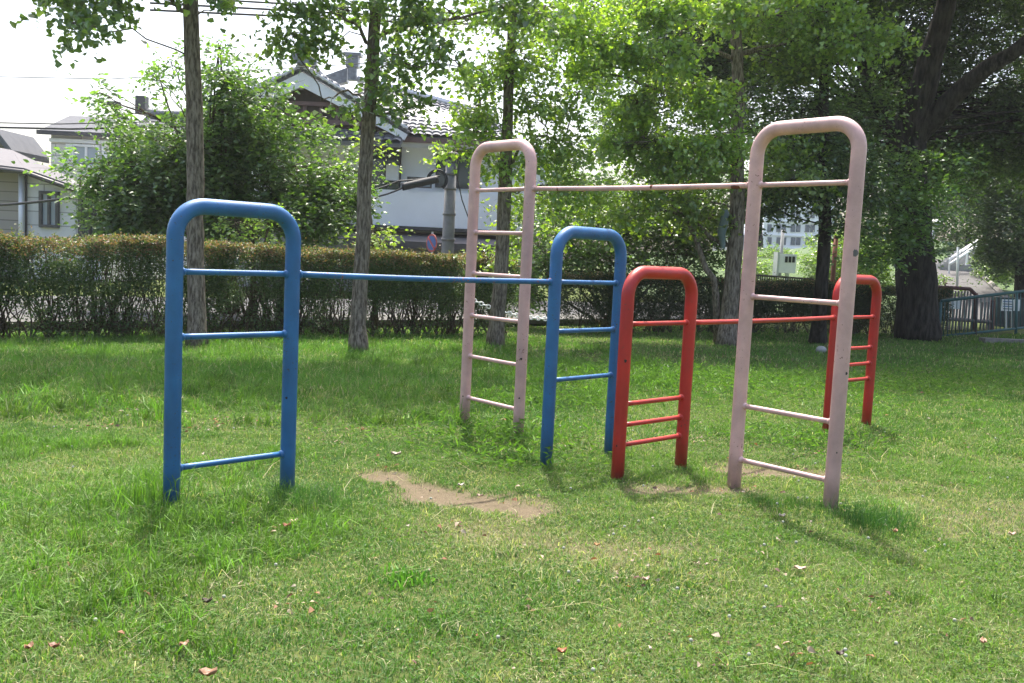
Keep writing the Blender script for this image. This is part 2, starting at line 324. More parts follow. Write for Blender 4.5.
def lawn(n, y0, y1, pw, wscale, seed, name, label):
    rg = np.random.default_rng(seed); xy = scatter(n, y0, y1, pw, rg=rg); x, y = xy.T
    big, fine = shape(xy); keep = rg.random(n) > np.clip(dirtmap(x, y)*1.2-.05, 0, .985)
    hl = (774*(-0))  # lawn runs up to the hedge only
    keep &= ~((y > 12.6+.78*(x+6.9)+1.0) & (x < 0)) & (y < 22.5)
    xy = xy[keep]; x, y = xy.T; big = big[keep]; fine = fine[keep]; n = len(x)
    t = tallness(x, y); r = rg.random(n)
    h = (.016+.022*r+.03*np.clip(fine-.5, 0, 1)*2)+t*(.35+.9*rg.random(n)); tuft = fbm(x, y, 5.5, 51) > .68; h = np.where(tuft, h+.035*rg.random(n), h)
    wd = (.0028+.0032*rg.random(n))*wscale*(1+t*2)
    g1 = np.array([.082, .168, .038]); g2 = np.array([.148, .225, .066]); g3 = np.array([.09, .19, .03]); dry = np.array([.38, .35, .21])
    m1 = np.clip((big-.38)*4, 0, 1)[:, None]; c = g1*(1-m1)+g2*m1; m2 = np.clip(t*6, 0, .7)[:, None]; c = c*(1-m2)+g3*1.35*m2
    blu = fbm(x, y, 2.2, 61)[:, None]; c = c*(1-.5*np.clip(blu-.5, 0, 1)*2)+g3*.5*np.clip(blu-.5, 0, 1)*2
    pdry = .1+1.0*np.clip(fbm(x, y, 1.7, 71)-.5, 0, 1)+.3*dirtmap(x, y)+.3*np.exp(-((x-.55)/.7)**2-((y-4.55)/.5)**2)+.2*np.exp(-((x-3.)/.8)**2-((y-5.9)/.7)**2); isd = (rg.random(n) < pdry)[:, None]
    c = np.where(isd, dry*(.6+.6*rg.random((n, 1))), c); c = c*(.65+.7*rg.random((n, 1)))
    return blades(name, np.stack([x, y], 1), h, wd, c, .95, seed+1, label=label)
lawn(330000, 2.6, 7.2, .8, 1.0, 101, 'grass', 'short mown lawn grass across the foreground')
lawn(240000, 7.2, 13.5, .8, 1.7, 102, 'grass', 'rougher lawn grass around and behind the bars')
lawn(90000, 13.5, 22.5, .9, 2.8, 103, 'grass', 'shaded lawn grass below the trees and hedges')

def leafquads(P, U, N, size, tmpl):
    """P centres, U length direction, N normal; tmpl (k,3) in (length, across, normal)"""
    U = U/np.linalg.norm(U, axis=1)[:, None]; W = np.cross(N, U); W /= np.linalg.norm(W, axis=1)[:, None]+1e-9; N = np.cross(U, W)
    s = size[:, None, None]; V = P[:, None]+s*(tmpl[None, :, 0:1]*U[:, None]+tmpl[None, :, 1:2]*W[:, None]+tmpl[None, :, 2:3]*N[:, None])
    k = len(tmpl); n = len(P); return V.reshape(-1, 3), np.arange(n*k), np.full(n, k)
OVAL = np.array([[0, 0, 0], [.35, -.24, .05], [.8, -.15, 0], [1.05, 0, -.1], [.8, .15, 0], [.35, .24, .05]])
FAN = np.array([[0, 0, 0], [.62, -.55, .06], [.9, -.28, .1], [.82, 0, -.02], [.9, .28, .1], [.62, .55, .06]])
DIAM = np.array([[0, 0, 0], [.5, -.3, .08], [1, 0, -.05], [.5, .3, .08]])
NARROW = np.array([[0, 0, 0], [.4, -.13, .03], [1.1, 0, -.15], [.4, .13, .03]])
def rdir(n, rg, zs=1.0, zb=0.0):
    v = rg.normal(0, 1, (n, 3)); v[:, 2] = v[:, 2]*zs+zb; return v/np.linalg.norm(v, axis=1)[:, None]

# clover and broad-leaved weeds in the lawn
def weeds(name, xy, size, hmax, cols, seed, label, tm=DIAM, mt=None, updir=.2):
    rg = np.random.default_rng(seed); n = len(xy); x, y = xy.T
    P = np.stack([x, y, gz(x, y)+hmax*rg.random(n)], 1); U = rdir(n, rg, .3, updir); N = rdir(n, rg, .3, 1.4)
    V, F, T = leafquads(P, U, N, size*(.6+.8*rg.random(n)), tm); c = np.array(cols)[rg.integers(0, len(cols), n)]*(.7+.6*rg.random((n, 1)))
    return tag(np_mesh(name, V, F, T, mt or M['weed'], col=np.repeat(c, len(tm), 0)), label, 'weeds', kind='stuff')
rg = np.random.default_rng(5)
xy = scatter(130000, 2.6, 10, .9, rg=rg); k = fbm(xy[:, 0], xy[:, 1], 1.8, 81)+.12*(xy[:, 0] > .6)*(xy[:, 1] < 5.5); xy = xy[(k > .52) & (dirtmap(xy[:, 0], xy[:, 1]) < .3)]
weeds('clover', xy, .016, .035, [(.075, .15, .03), (.1, .19, .035), (.055, .12, .03)], 6, 'low clover leaves mixed into the foreground lawn')
cl = []
for n_, (px, py), sx, sy in ((5200, (735, 383), 1.3, .9), (1500, (640, 375), .8, .5), (1600, (900, 385), .9, .5), (1800, (975, 378), .9, .45), (900, (545, 400), .5, .4), (700, (800, 440), .45, .25), (400, (515, 462), .3, .15), (900, (500, 440), .45, .3)):
    p = gnd(px, py); cl.append(np.stack([p[0]+rg.normal(0, sx, n_), p[1]+rg.normal(0, sy, n_)], 1))
weeds('broadleaf_weeds', np.concatenate(cl), .06, .15, [(.13, .24, .04), (.1, .2, .035), (.08, .15, .035)], 7, 'patch of taller bright broad-leaved weeds behind the bars', NARROW, updir=.5)
# clover flowers (small pompoms)
xy = scatter(130, 2.7, 8.5, 1, rg=rg); xy[:, 0] = np.where(rg.random(130) < .45, np.abs(xy[:, 0])*.9+.3, xy[:, 0]); fm = MB()
for x, y in xy: fm.ball((x, y, float(gz(x, y))+.03+.03*random.random()), (.0085, .0085, .0075), 6, 5)
fm.build('clover_flowers', None, smooth=True, col=(.42, .44, .36)); o = bpy.data.objects['clover_flowers']; o.data.materials.clear(); o.data.materials.append(M['petal']); tag(o, 'tiny white clover flower heads dotted over the lawn', 'flowers', kind='stuff')
# leaf litter and straw (uncountable bits)
n_ = 3000; xy = scatter(n_, 2.7, 12, .9, rg=rg); pr = dirtmap(*xy.T)+.35*fbm(xy[:, 0], xy[:, 1], 1.7, 71); xy = xy[rg.random(n_) < np.clip(pr, .12, 1)]; cl_ = rg.random((26, 2))*[7, 5.5]+[-3.2, 3.4]; xy = np.concatenate([xy, (cl_[:, None]+rg.normal(0, .09, (26, 14, 2))).reshape(-1, 2)]); n_ = len(xy)
P = np.stack([xy[:, 0], xy[:, 1], gz(*xy.T)+.02+.02*rg.random(n_)], 1)
V, F, T = leafquads(P, rdir(n_, rg, .15), rdir(n_, rg, .4, 1.2), .012+.03*rg.random(n_)**2, OVAL*[1, 1.3, 2.5])
c = np.array([(.42, .33, .24), (.3, .16, .09), (.36, .31, .23), (.13, .08, .06)])[rg.integers(0, 4, n_)]
tag(np_mesh('leaf_litter', V, F, T, M['dry'], col=np.repeat(c, 6, 0)), 'scattered crumbs of dead leaves and straw in the grass', 'leaf litter', kind='stuff')
n_ = 420; xy = scatter(n_, 2.8, 8, .9, rg=rg); blades('straw', xy, .05+.1*rg.random(n_), np.full(n_, .0035), np.tile([.5, .43, .26], (n_, 1)), 2.2, 9, label='dry pale stalks lying loose over the lawn', cat='straw')
# tall seed stalks and coarse tufts at the blue frame
def tuftpatch(px, py, n, sx, sy, h0, h1, seed, name, label, wd=.006, colr=(.11, .2, .04)):
    p = gnd(px, py); rg = np.random.default_rng(seed); xy = np.stack([p[0]+rg.normal(0, sx, n), p[1]+rg.normal(0, sy, n)], 1)
    return blades(name, xy, h0+(h1-h0)*rg.random(n), np.full(n, wd), np.array(colr)*(.7+.6*rg.random((n, 1))), .5, seed, label=label)
tuftpatch(152, 505, 260, .12, .1, .12, .38, 1, 'grass_tuft', 'tall rank grass tuft left of the near blue frame')
tuftpatch(182, 520, 200, .1, .06, .08, .2, 2, 'grass_tuft', 'bent grass tuft growing around the left leg of the near blue frame', colr=(.14, .24, .06))
tuftpatch(300, 500, 500, .13, .09, .08, .2, 3, 'grass_tuft', 'dense grass tuft round the right leg of the near blue frame', .004, (.06, .13, .04))
tuftpatch(874, 520, 800, .11, .12, .06, .19, 4, 'grass_tuft', 'soft grass tuft, tinted dark for the post shadow, to the right of the near pink frame', .0035, (.055, .13, .035))  # tall grass with the post's cast shadow put into its tint
tuftpatch(780, 503, 500, .15, .06, .04, .11, 5, 'grass_tuft', 'low grass strip, tinted dark for the leg shade, between the legs of the near pink frame', .0035, (.07, .15, .035))  # strip tint includes the shade cast beside the left leg
tuftpatch(405, 575, 90, .06, .04, .04, .1, 6, 'grass_tuft', 'small bright weed tuft in the middle of the foreground', .012, (.1, .22, .04))
tuftpatch(510, 435, 260, .2, .12, .05, .22, 8, 'grass_tuft', 'weedy tuft growing at the foot of the far pink ladder', .006)

def rgt(x): return np.clip(x+.5, 0, 3)*1.1
def tuftfield(name, label, n, xr, yr, ok, h0, h1, seed, wd=.006, nb=22):
    rg = np.random.default_rng(seed); c = np.stack([rg.uniform(*xr, n), rg.uniform(*yr, n)], 1); c = c[ok(c[:, 0], c[:, 1]) & (fbm(c[:, 0], c[:, 1], 1.3, seed) > .42) & (dirtmap(c[:, 0], c[:, 1]) < .1)]
    n = len(c); hh = (h0+(h1-h0)*rg.random(n)**1.5)*np.clip(1.6-(c[:, 1]-8)*.15, .5, 1); k = np.repeat(np.arange(n), nb); xy = c[k]+rg.normal(0, .035, (n*nb, 2))*(1+2*hh[k])[:, None]
    tone = (.5+.9*rg.random(n))[k][:, None]*np.array([.1, .2, .038])+rg.random(n)[k][:, None]*np.array([.03, .02, 0])
    return blades(name, xy, hh[k]*(.5+.6*rg.random(n*nb)), wd*(.6+.7*rg.random(n*nb)), tone*(.8+.4*rg.random((n*nb, 1))), .85, seed, label=label)
tuftfield('tall_grass', 'lush uncut grass tufts between the near blue frame and the hedge', 5200, (-9.5, 2), (7.2, 17), lambda x, y: (y < 12.3+.76*(x+6.9)) & (y > 7.3+.25*(x+3)+rgt(x)) , .09, .3, 301, .0085, 20)
tuftfield('tall_grass', 'longer tufts in the left foreground lawn', 2300, (-4.2, -.6), (3.2, 6.6), lambda x, y: x < -.55-.22*(y-2)+.35*np.sin(3*y), .05, .17, 302, .0062, 22)
tuftfield('tall_grass', 'scattered longer tufts on the right of the lawn', 1300, (.8, 5.5), (3.3, 11), lambda x, y: fbm(x, y, .9, 7) > .5, .05, .13, 303, .0055, 20)
# prominent dead leaves
def dead_leaf(px, py, L, c, rz, curl, label):
    p = gnd(px, py); z = float(gz(p[0], p[1]))+.045
    n = 7; g_ = MB(); P = []; L *= .78; z -= .012; c = tuple(q*.8 for q in c)
    for i in range(n):
        t = i/(n-1); wv = L*.36*math.sin(PI*min(1, t*.93+.04))**.8
        for s_ in (-1, -.5, 0, .5, 1):
            a, b_ = (t-.5)*L, s_*wv; zz = curl*L*(abs(s_)**1.5*.5+(t-.5)**2*1.3)+.004*math.sin(9*t+s_*5)
            P.append((p[0]+a*math.cos(rz)-b_*math.sin(rz), p[1]+a*math.sin(rz)+b_*math.cos(rz), z+zz))
    g_.grid(np.array(P).reshape(n, 5, 3)); o = g_.build('dead_leaf', M['dry'], smooth=True, col=c)
    md = o.modifiers.new('thickness', 'SOLIDIFY'); md.thickness = .0012
    tag(o, label, 'leaf', 'larger dead leaves on the lawn')
BR, PK, DK, RD = (.36, .2, .12), (.52, .39, .3), (.07, .045, .035), (.42, .17, .08)
for a in ((627, 630-0, .0, 0, 0, 0, None),)[:0]: pass
for px, py, L, c, rz, cu, lb in (
 (208, 675, .075, BR, .2, .5, 'large curled tan dead leaf at the bottom edge of the lawn, left part'), (184, 645, .05, BR, .9, .4, 'small brown dead leaf above the large curled one at the bottom left'),
 (207, 603, .05, DK, .3, .6, 'dark curled dead leaf on a pale straw, left foreground'), (54, 647, .05, (.24, .1, .05), 0, .5, 'dark red-brown dead leaf near the bottom left corner'),
 (29, 648, .05, (.3, .15, .08), 1.3, .5, 'narrow upright brown dead leaf nearest the bottom left corner'), (286, 527, .06, (.32, .1, .06), .2, .6, 'red-brown dead leaf in front of the near blue frame'),
 (294, 522, .06, PK, .8, .3, 'pale pink dead leaf beside the red-brown one by the near blue frame'), (268, 504, .05, PK, 1.4, .5, 'pale dead leaf standing under the bottom rung of the near blue frame'),
 (480, 491, .05, PK, .1, .4, 'pale dead leaf lying on the bare soil path'), (461, 482, .06, (.48, .44, .38), .6, .3, 'whitish dead leaf at the upper edge of the bare soil path'),
 (396, 453, .09, (.5, .42, .34), .2, .4, 'pair of pale dry leaves behind the bare soil path'), (562, 648, .05, RD, .3, .5, 'bright orange-red dead leaf low in the middle foreground'),
 (800, 568, .075, PK, -.1, .25, 'long flat tan dead leaf in front of the near pink frame'), (895, 532, .05, (.5, .26, .18), .9, .6, 'rounded pinkish brown leaf to the right of the near pink frame'),
 (782, 517, .06, (.5, .45, .38), .4, .4, 'whitish crumpled leaf between the legs of the near pink frame'), (597, 543, .04, (.5, .27, .12), 0, .5, 'small orange-brown leaf in front of the near red frame'),
 (983, 642, .05, (.5, .3, .2), 1.1, .5, 'curled tan leaf at the far right of the foreground'), (646, 579, .05, PK, .5, .5, 'pale pink leaf in the centre right foreground'),
 (1012, 535, .06, (.55, .4, .3), .1, .4, 'tan leaf against the right edge of the photo'), (840, 655, .05, DK, .4, .5, 'dark leaf scrap at the bottom right of centre')):
    dead_leaf(px, py, L, c, rz, cu, lb)

# ------------------------------------------------------------------ playground bars
def arch(x, y, a, w_, zt, r, cr=.165):
    d = np.array([math.cos(a), math.sin(a), 0]); A = np.array([x, y, 0.]); B = A+d*w_; zu = np.array([0, 0, 1.]); P = [A-zu*.15, A+zu*.2, A+zu*(zt*.5)]
    for t in np.linspace(0, PI/2, 12): P.append(A+zu*(zt-cr+cr*math.sin(t))+d*(cr-cr*math.cos(t)))
    P.append((A+B)/2+zu*zt)
    for t in np.linspace(PI/2, 0, 12): P.append(B+zu*(zt-cr+cr*math.sin(t))-d*(cr-cr*math.cos(t)))
    P += [B+zu*(zt*.5), B+zu*.2, B-zu*.15]; return P, d, A, B
def bead(mb, p, d, r):
    mb.tube([p-d*.006, p+d*.002, p+d*.010, p+d*.016], [r*1.45, r*1.55, r*1.25, r*1.0], 14)
def barset(name, label, keys, mt, mtbar, R0, r_r, ends):
    cx = np.mean([FR[k][0] for k in keys]); cy = np.mean([FR[k][1] for k in keys])
    root = empty(name, (cx, cy, 0), label, 'climbing bars')
    frs = []
    for k in keys:
        x, y, a, w_, zt, rz = FR[k]; P, d, A, B = arch(x, y, a, w_, zt, R0)
        f = MB(); f.tube(P, R0, 28); fo = f.build('end_frame', mt, root, smooth=True); frs.append((A, B, d, rz[0]))
        for z in rz:
            q = MB(); a0 = A+d*(R0-.006)+[0, 0, z]; b0 = B-d*(R0-.006)+[0, 0, z]
            n = 9; t = np.linspace(0, 1, n)[:, None]; PP = a0+(b0-a0)*t; q.tube(PP, r_r, 16); bead(q, a0+d*.004, d, r_r); bead(q, b0-d*.004, -d, r_r)
            q.build('rung', mt, fo, smooth=True)
    (A1, B1, _, z1), (A2, B2, _, z2) = frs; p, q_ = B1+[0, 0, z1], A2+[0, 0, z2]; d = (q_-p)/np.linalg.norm(q_-p)
    c = MB(); n = 25; t = np.linspace(0, 1, n)[:, None]; a0, b0 = p+d*(R0-.006), q_-d*(R0-.006); PP = a0+(b0-a0)*t; PP[:, 2] -= .006*np.sin(PI*t[:, 0])
    c.tube(PP, r_r*1.12, 18); bead(c, a0+d*.004, d, r_r*1.1); bead(c, b0-d*.004, -d, r_r*1.1); c.build('crossbar', mtbar, root, smooth=True)
    return root
RB = .0445
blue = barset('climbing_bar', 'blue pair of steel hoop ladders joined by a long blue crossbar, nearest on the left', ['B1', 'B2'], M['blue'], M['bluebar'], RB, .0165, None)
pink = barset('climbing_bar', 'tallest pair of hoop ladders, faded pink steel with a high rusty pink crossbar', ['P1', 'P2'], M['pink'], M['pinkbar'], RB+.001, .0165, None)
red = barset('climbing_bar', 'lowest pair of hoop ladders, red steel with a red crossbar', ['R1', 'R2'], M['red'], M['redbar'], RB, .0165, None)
def spot(root, px, py, post, z, sx, sz, mt, nm):
    """a hole, bolt or bare patch on the camera side of a post"""
    x, y = post; v = np.array([-x, -y, 0]); v /= np.linalg.norm(v); s_ = np.array([v[1], -v[0], 0]); off = px
    nrm = v*math.cos(off)+s_*math.sin(off); c = np.array([x, y, z])+nrm*(RB-.0005); tng = np.array([-nrm[1], nrm[0], 0])
    P = []
    for i, q in enumerate((0.02, .6, 1)):
        for k in range(12):
            a = k*PI/6; rr = 1+.18*math.sin(3*a+z*9); e = tng*math.cos(a)*sx*q*rr; h_ = math.sin(a)*sz*q*rr
            ang = np.dot(e, tng)/RB; P.append(np.array([x, y, z+h_])+(nrm*math.cos(ang)+tng*math.sin(ang))*(RB+.0025-(.003 if i == 2 else 0)))
    m_ = MB(); m_.grid(np.array(P).reshape(3, 12, 3), True); m_.build(nm, mt, root)
pp = lambda k, side: (FR[k][0]+(FR[k][3]*math.cos(FR[k][2]) if side else 0), FR[k][1]+(FR[k][3]*math.sin(FR[k][2]) if side else 0))
spot(pink, -.75, 0, pp('P2', 1), 1.56, .03, .027, M['chip'], 'paint_chip'); spot(pink, -.8, 0, pp('P2', 1), .83, .011, .012, M['dark'], 'bolt_hole')
spot(pink, -.3, 0, pp('P2', 1), .34, .006, .006, M['dark'], 'bolt_hole'); spot(pink, .1, 0, pp('P1', 1), .62, .012, .012, M['dark'], 'bolt_hole'); spot(pink, .1, 0, pp('P1', 1), .3, .009, .009, M['dark'], 'bolt_hole')
spot(pink, .5, 0, pp('P1', 0), .21, .008, .008, M['dark'], 'bolt_hole')
spot(blue, .4, 0, pp('B1', 1), .55, .008, .008, M['dark'], 'bolt_hole'); spot(red, -.2, 0, pp('R1', 0), .78, .01, .012, M['dark'], 'bolt_hole')
spot(red, .4, 0, pp('R1', 0), .2, .006, .008, M['dark'], 'bolt_hole')
# dark chips on the pink crossbar
x0, y0 = pp('P1', 1); x1, y1 = pp('P2', 0)
for t, L in ((.59, .03), (.93, .09), (.15, .02)):
    d = np.array([x1-x0, y1-y0, 0]); l_ = np.linalg.norm(d); d /= l_; c = np.array([x0, y0, 1.983-.005])+d*l_*t
    m_ = MB(); a = np.linspace(-L/2, L/2, 7)[:, None]; m_.tube(c+d*a+np.array([0, -.001, .0006]), np.array([.008, .0178, .0185, .0186, .0184, .0178, .008]), 14); m_.build('paint_chip', plain('rust_chip', (.13, .04, .02), .9, var=.4, scale=60) if t == .59 else bpy.data.materials['rust_chip'] if 'rust_chip' in bpy.data.materials else M['dark'], pink)

# ------------------------------------------------------------------ trees
def wobble(P, amp, rg, n=9):
    P = np.array(P, float); t = np.linspace(0, 1, len(P)); T = np.linspace(0, 1, n); Q = np.stack([np.interp(T, t, P[:, i]) for i in range(3)], 1)
    Q[1:-1, :] += rg.normal(0, amp, (n-2, 3)); return Q
def sprays(c, r, ns, per, L, size, rg, gap=.45, droop=-.25, jit=.05, flat=1.0, tm=OVAL, nz=1.0, zb=.9, shell=.45):
    gap = gap if max(r) > .3 else 0
    """leafy twigs spread through an ellipsoid: returns leaf P, U, N, size and twig segments"""
    n = ns*3; v = rdir(n, rg); q = c+v*(rg.random((n, 1))**shell)*r
    keep = vnoise3(q, 1.9, int(abs(c[0]*7)) % 13) > gap*vnoise3(q, .7, 3)*2*.95; q = q[keep][:ns]; v = v[keep][:ns]; n = len(q)
    d = v*np.array([1, 1, .35])+rg.normal(0, .45, (n, 3)); d[:, 2] = d[:, 2]*flat+droop; d /= np.linalg.norm(d, axis=1)[:, None]; ln_ = L*(.5+rg.random(n))
    t = np.linspace(.05, 1, per); P = q[:, None]+d[:, None]*(ln_[:, None]*t)[:, :, None]; P[:, :, 2] -= (ln_[:, None]*t**2)*.18
    side = np.cross(d, [0, 0, 1.0]); side /= np.linalg.norm(side, axis=1)[:, None]+1e-9; sg = np.where(np.arange(per) % 2, 1, -1)[None, :, None]
    U = d[:, None]*.55+side[:, None]*sg*.8; U = np.broadcast_to(U, P.shape)+rg.normal(0, .3, P.shape); P = P+rg.normal(0, jit, P.shape)
    m_ = n*per; N = rdir(m_, rg, nz, zb)
    return P.reshape(-1, 3), U.reshape(-1, 3), N, size*(.65+.7*rg.random(m_)), np.stack([q-d*.1, q+d*ln_[:, None]*.9], 1)
def trunk_point(TP, TR, z):
    i = int(np.argmin(np.abs(TP[:, 2]-z))); return TP[i], TR[i]
def tree(name, label, cat, tpts, trad, blobs, mleaf, mbark, cols, seed, leaf=.07, tm=OVAL, per=10, L=.35, group=None, limbs=(), droop=-.25, gap=.45, jit=.05, nz=1., zb=.9, twr=.004, flare=1.5, side_stems=(), sides=16, limb_r=.035, shell=.45, dens=1.8):
    rg = np.random.default_rng(seed); TP = np.array(tpts, float); base = TP[0].copy()
    root = empty(name, (base[0], base[1], 0), label, cat, group)
    n = 30; t = np.linspace(0, 1, len(TP)); T = np.linspace(0, 1, n); Q = np.stack([np.interp(T, t, TP[:, i]) for i in range(3)], 1)
    Q[2:-1, :2] += np.cumsum(rg.normal(0, .006, (n-3, 2)), 0)*1.1; RR = np.interp(T, t, trad); RR = RR*(1+(flare-1)*np.exp(-(Q[:, 2]-Q[0, 2])/.18))*(1+rg.normal(0, .025, n))
    Q[0, 2] -= .1; tb = MB(); tb.tube(Q, RR, sides)
    lp, rp = [], []
    for pts, r0, r1 in limbs:
        W_ = wobble(pts, .03, rg, 10); lp.append((W_, np.linspace(r0, r1, 10)))
    for W_, r_ in lp: tb.tube(W_, r_, 10)
    tb.build('trunk', mbark, root, smooth=True)
    for pts, r0, r1 in side_stems:
        W_ = wobble(pts, .02, rg, 10); b_ = MB(); b_.tube(W_, np.linspace(r0, r1, 10), 9); b_.build('stem', mbark, root, smooth=True)
    Ps, Us, Ns, Ss, tw = [], [], [], [], []; br = MB(); anyb = False; tint = []
    anchors = [Q[i] for i in range(4, n)]+[p for W_, _ in lp for p in W_]; anchors = np.array(anchors)
    for bl in blobs:
        c, r, ns = np.array(bl[0], float), np.array(bl[1], float), int(bl[2]*dens); li = bl[3] if len(bl) > 3 else 1.0
        p, u, nn, s, sg = sprays(c, r, ns, per, L, leaf, rg, gap, droop, jit, tm=tm, nz=nz, zb=zb, shell=shell)
        Ps.append(p); Us.append(u); Ns.append(nn); Ss.append(s); tint.append(np.full(len(p), li)); tw.append(sg)
        dd = np.linalg.norm(anchors-c, axis=1)+np.maximum(anchors[:, 2]-c[2], 0)*1.5; a0 = anchors[int(np.argmin(dd))]
        mid = (a0+c)/2+[0, 0, .08*np.linalg.norm(c-a0)]; W_ = wobble([a0, mid, c, c+(c-a0)*.25*(np.linalg.norm(r)/(np.linalg.norm(c-a0)+.5))], .035, rg, 9)
        br.tube(W_, np.linspace(limb_r*min(1.6, .55+.3*np.linalg.norm(c-a0))*min(1, .25+.6*np.linalg.norm(r)), .006, 9), 7); anyb = True
        for k in range(max(2, min(14, ns//22))):
            j = rg.integers(2, 8); e = c+rdir(1, rg)[0]*r*.8; br.tube(wobble([W_[j], (W_[j]+e)/2+[0, 0, .05], e], .03, rg, 6), np.linspace(.012, .004, 6), 5)
    seg = np.concatenate(tw); ns_ = len(seg)
    # thin three-sided twigs, vectorised
    d = seg[:, 1]-seg[:, 0]; s1 = np.cross(d, [0, 0, 1.]); s1 /= np.linalg.norm(s1, axis=1)[:, None]+1e-9; s2 = np.cross(d, s1); s2 /= np.linalg.norm(s2, axis=1)[:, None]+1e-9
    ring = [s1*twr, (-.5*s1+.87*s2)*twr, (-.5*s1-.87*s2)*twr]; V = np.stack([seg[:, 0]+q for q in ring]+[seg[:, 1]+q*.4 for q in ring], 1).reshape(-1, 3)
    b_ = (np.arange(ns_)*6)[:, None]; F = np.concatenate([b_+[0, 1, 4, 3], b_+[1, 2, 5, 4], b_+[2, 0, 3, 5]], 1).ravel()
    br.V.append(V); off = br.n; br.F.extend((F+off).tolist()); br.T.extend([4]*(3*ns_)); br.n += len(V)
    br.build('branches', mbark, root, smooth=True)
    Pa, Ua, Na, Sa, ti = map(np.concatenate, (Ps, Us, Ns, Ss, tint)); V, F, T = leafquads(Pa, Ua, Na, Sa, tm)
    cc = np.array(cols); c = cc[rg.integers(0, len(cc), len(Pa))]*(.72+.56*rg.random((len(Pa), 1)))*ti[:, None]
    np_mesh('crown', V, F, T, mleaf, root, col=np.repeat(c, len(tm), 0)); return root
GK = [(.1, .18, .045), (.12, .21, .045), (.08, .15, .04), (.16, .24, .06)]
GKB = [(.15, .25, .035), (.18, .28, .04), (.12, .21, .035), (.22, .31, .05)]
DG = [(.06, .115, .028), (.078, .14, .033), (.046, .092, .025), (.1, .175, .038)]
MG = [(.08, .15, .045), (.1, .18, .05), (.062, .12, .04), (.13, .22, .055)]
def B(px, py, Y, rx, ry, rz, ns, li=1.0): return (at(px, py, Y), (rx, ry, rz), ns, li)
def up(px0, py0, Y, pts, ztop):
    P = [np.array([*gnd(px0, py0)[:2], 0.])]; P[0][1] = P[0][1]
    for px, py in pts: P.append(at(px, py, Y))
    e = P[-1]; d = (P[-1]-P[-2]); d = d/d[2]; P.append(e+d*(ztop-e[2])*np.array([.6, .6, 1])); return P
g_gr = 'young ginkgo trees standing in a row'
Y1 = 12.9
tree('ginkgo_tree', 'slim ginkgo tree behind the near blue frame, leftmost of the trunks', 'tree', up(197, 346, Y1, [(196, 230), (194, 110), (190, 0)], 9), [.118, .115, .112, .1, .03],
     [B(60, -11, 12.2, .45, .5, .16, 19), B(95, -1, 12.3, .5, .5, .2, 33), B(52, 1, 12, .35, .4, .12, 13), B(75, 25, 11.8, .32, .3, .12, 22), B(160, -11, 12.5, .22, .3, .12, 10), B(225, -8, 12.6, .3, .3, .16, 12), B(120, -23, 12.2, .7, .5, .2, 30),
      B(100, -90, 12.4, 1.1, 1, .5, 90), B(280, -110, 13, 1.2, 1, .5, 90), B(190, -190, 13, 1.5, 1.4, .9, 170), B(60, -170, 12.6, 1.4, 1.2, .4, 150), B(200, -130, 12.4, 1.6, 1.2, .35, 190), B(120, -240, 12.8, 1.8, 1.4, .5, 200)],
     M['ginkgo'], M['bark_ginkgo'], GK, 21, dens=1.0, leaf=.09, tm=FAN, per=11, L=.3, group=g_gr, droop=-.3, nz=1.2, zb=.25, limbs=[([at(193, 18, Y1), at(181, 8, Y1), at(172, 0, 12.6), at(110, -25, 12.4)], .045, .015)], limb_r=.022, twr=.003)
Y2 = 13.2
t2 = up(358, 351, Y2, [(360, 300), (364, 180), (370, 80), (375, 0)], 9.5)
tree('ginkgo_tree', 'leaning ginkgo tree with a white rope tied round it, in front of the tile-roofed house', 'tree', t2, [.115, .11, .1, .09, .08, .025],
     [B(300, 15, 12.7, .45, .4, .25, 45), B(285, 40, 12.5, .22, .3, .2, 22), B(318, 35, 12.8, .3, .35, .2, 30), B(340, 5, 13, .4, .4, .2, 25),
      B(410, 15, 13, .45, .5, .28, 60), B(450, 12, 12.8, .5, .5, .22, 60), B(395, 62, 13, .3, .35, .22, 36), B(388, 95, 13.1, .22, .3, .14, 18), B(440, 50, 12.8, .25, .3, .12, 22), B(455, 66, 12.6, .18, .3, .1, 12),
      B(415, 108, 12.9, .36, .35, .1, 22), B(345, 108, 13, .35, .3, .06, 10), B(500, 5, 12.6, .5, .5, .16, 36), B(540, 18, 12.6, .4, .4, .14, 22),
      B(330, -70, 13, 1.0, 1., .5, 60), B(450, -80, 13, 1.0, 1., .5, 60), B(390, -170, 13, 1.3, 1.3, .9, 150), B(330, -150, 12.7, 1.5, 1.2, .35, 190), B(450, -170, 13, 1.5, 1.2, .4, 190), B(400, -250, 13, 1.7, 1.3, .5, 200)],
     M['ginkgo'], M['bark_ginkgo'], GK, 22, dens=0.95, leaf=.08, tm=FAN, per=11, L=.28, group=g_gr, droop=-.25, nz=1.2, zb=.25, limb_r=.022, twr=.003,
     limbs=[([at(369, 100, Y2), at(345, 92, 13.1), at(322, 100, 13)], .022, .008), ([at(374, 38, Y2), at(400, 25, 13.1), at(440, 18, 12.9), at(500, 8, 12.7)], .04, .012), ([at(372, 45, Y2), at(350, 22, 13), at(320, 0, 12.8)], .03, .01)])
Y3 = 15.2
t3 = up(495, 343, Y3, [(499, 290), (505, 180), (509, 90), (513, 0)], 9)
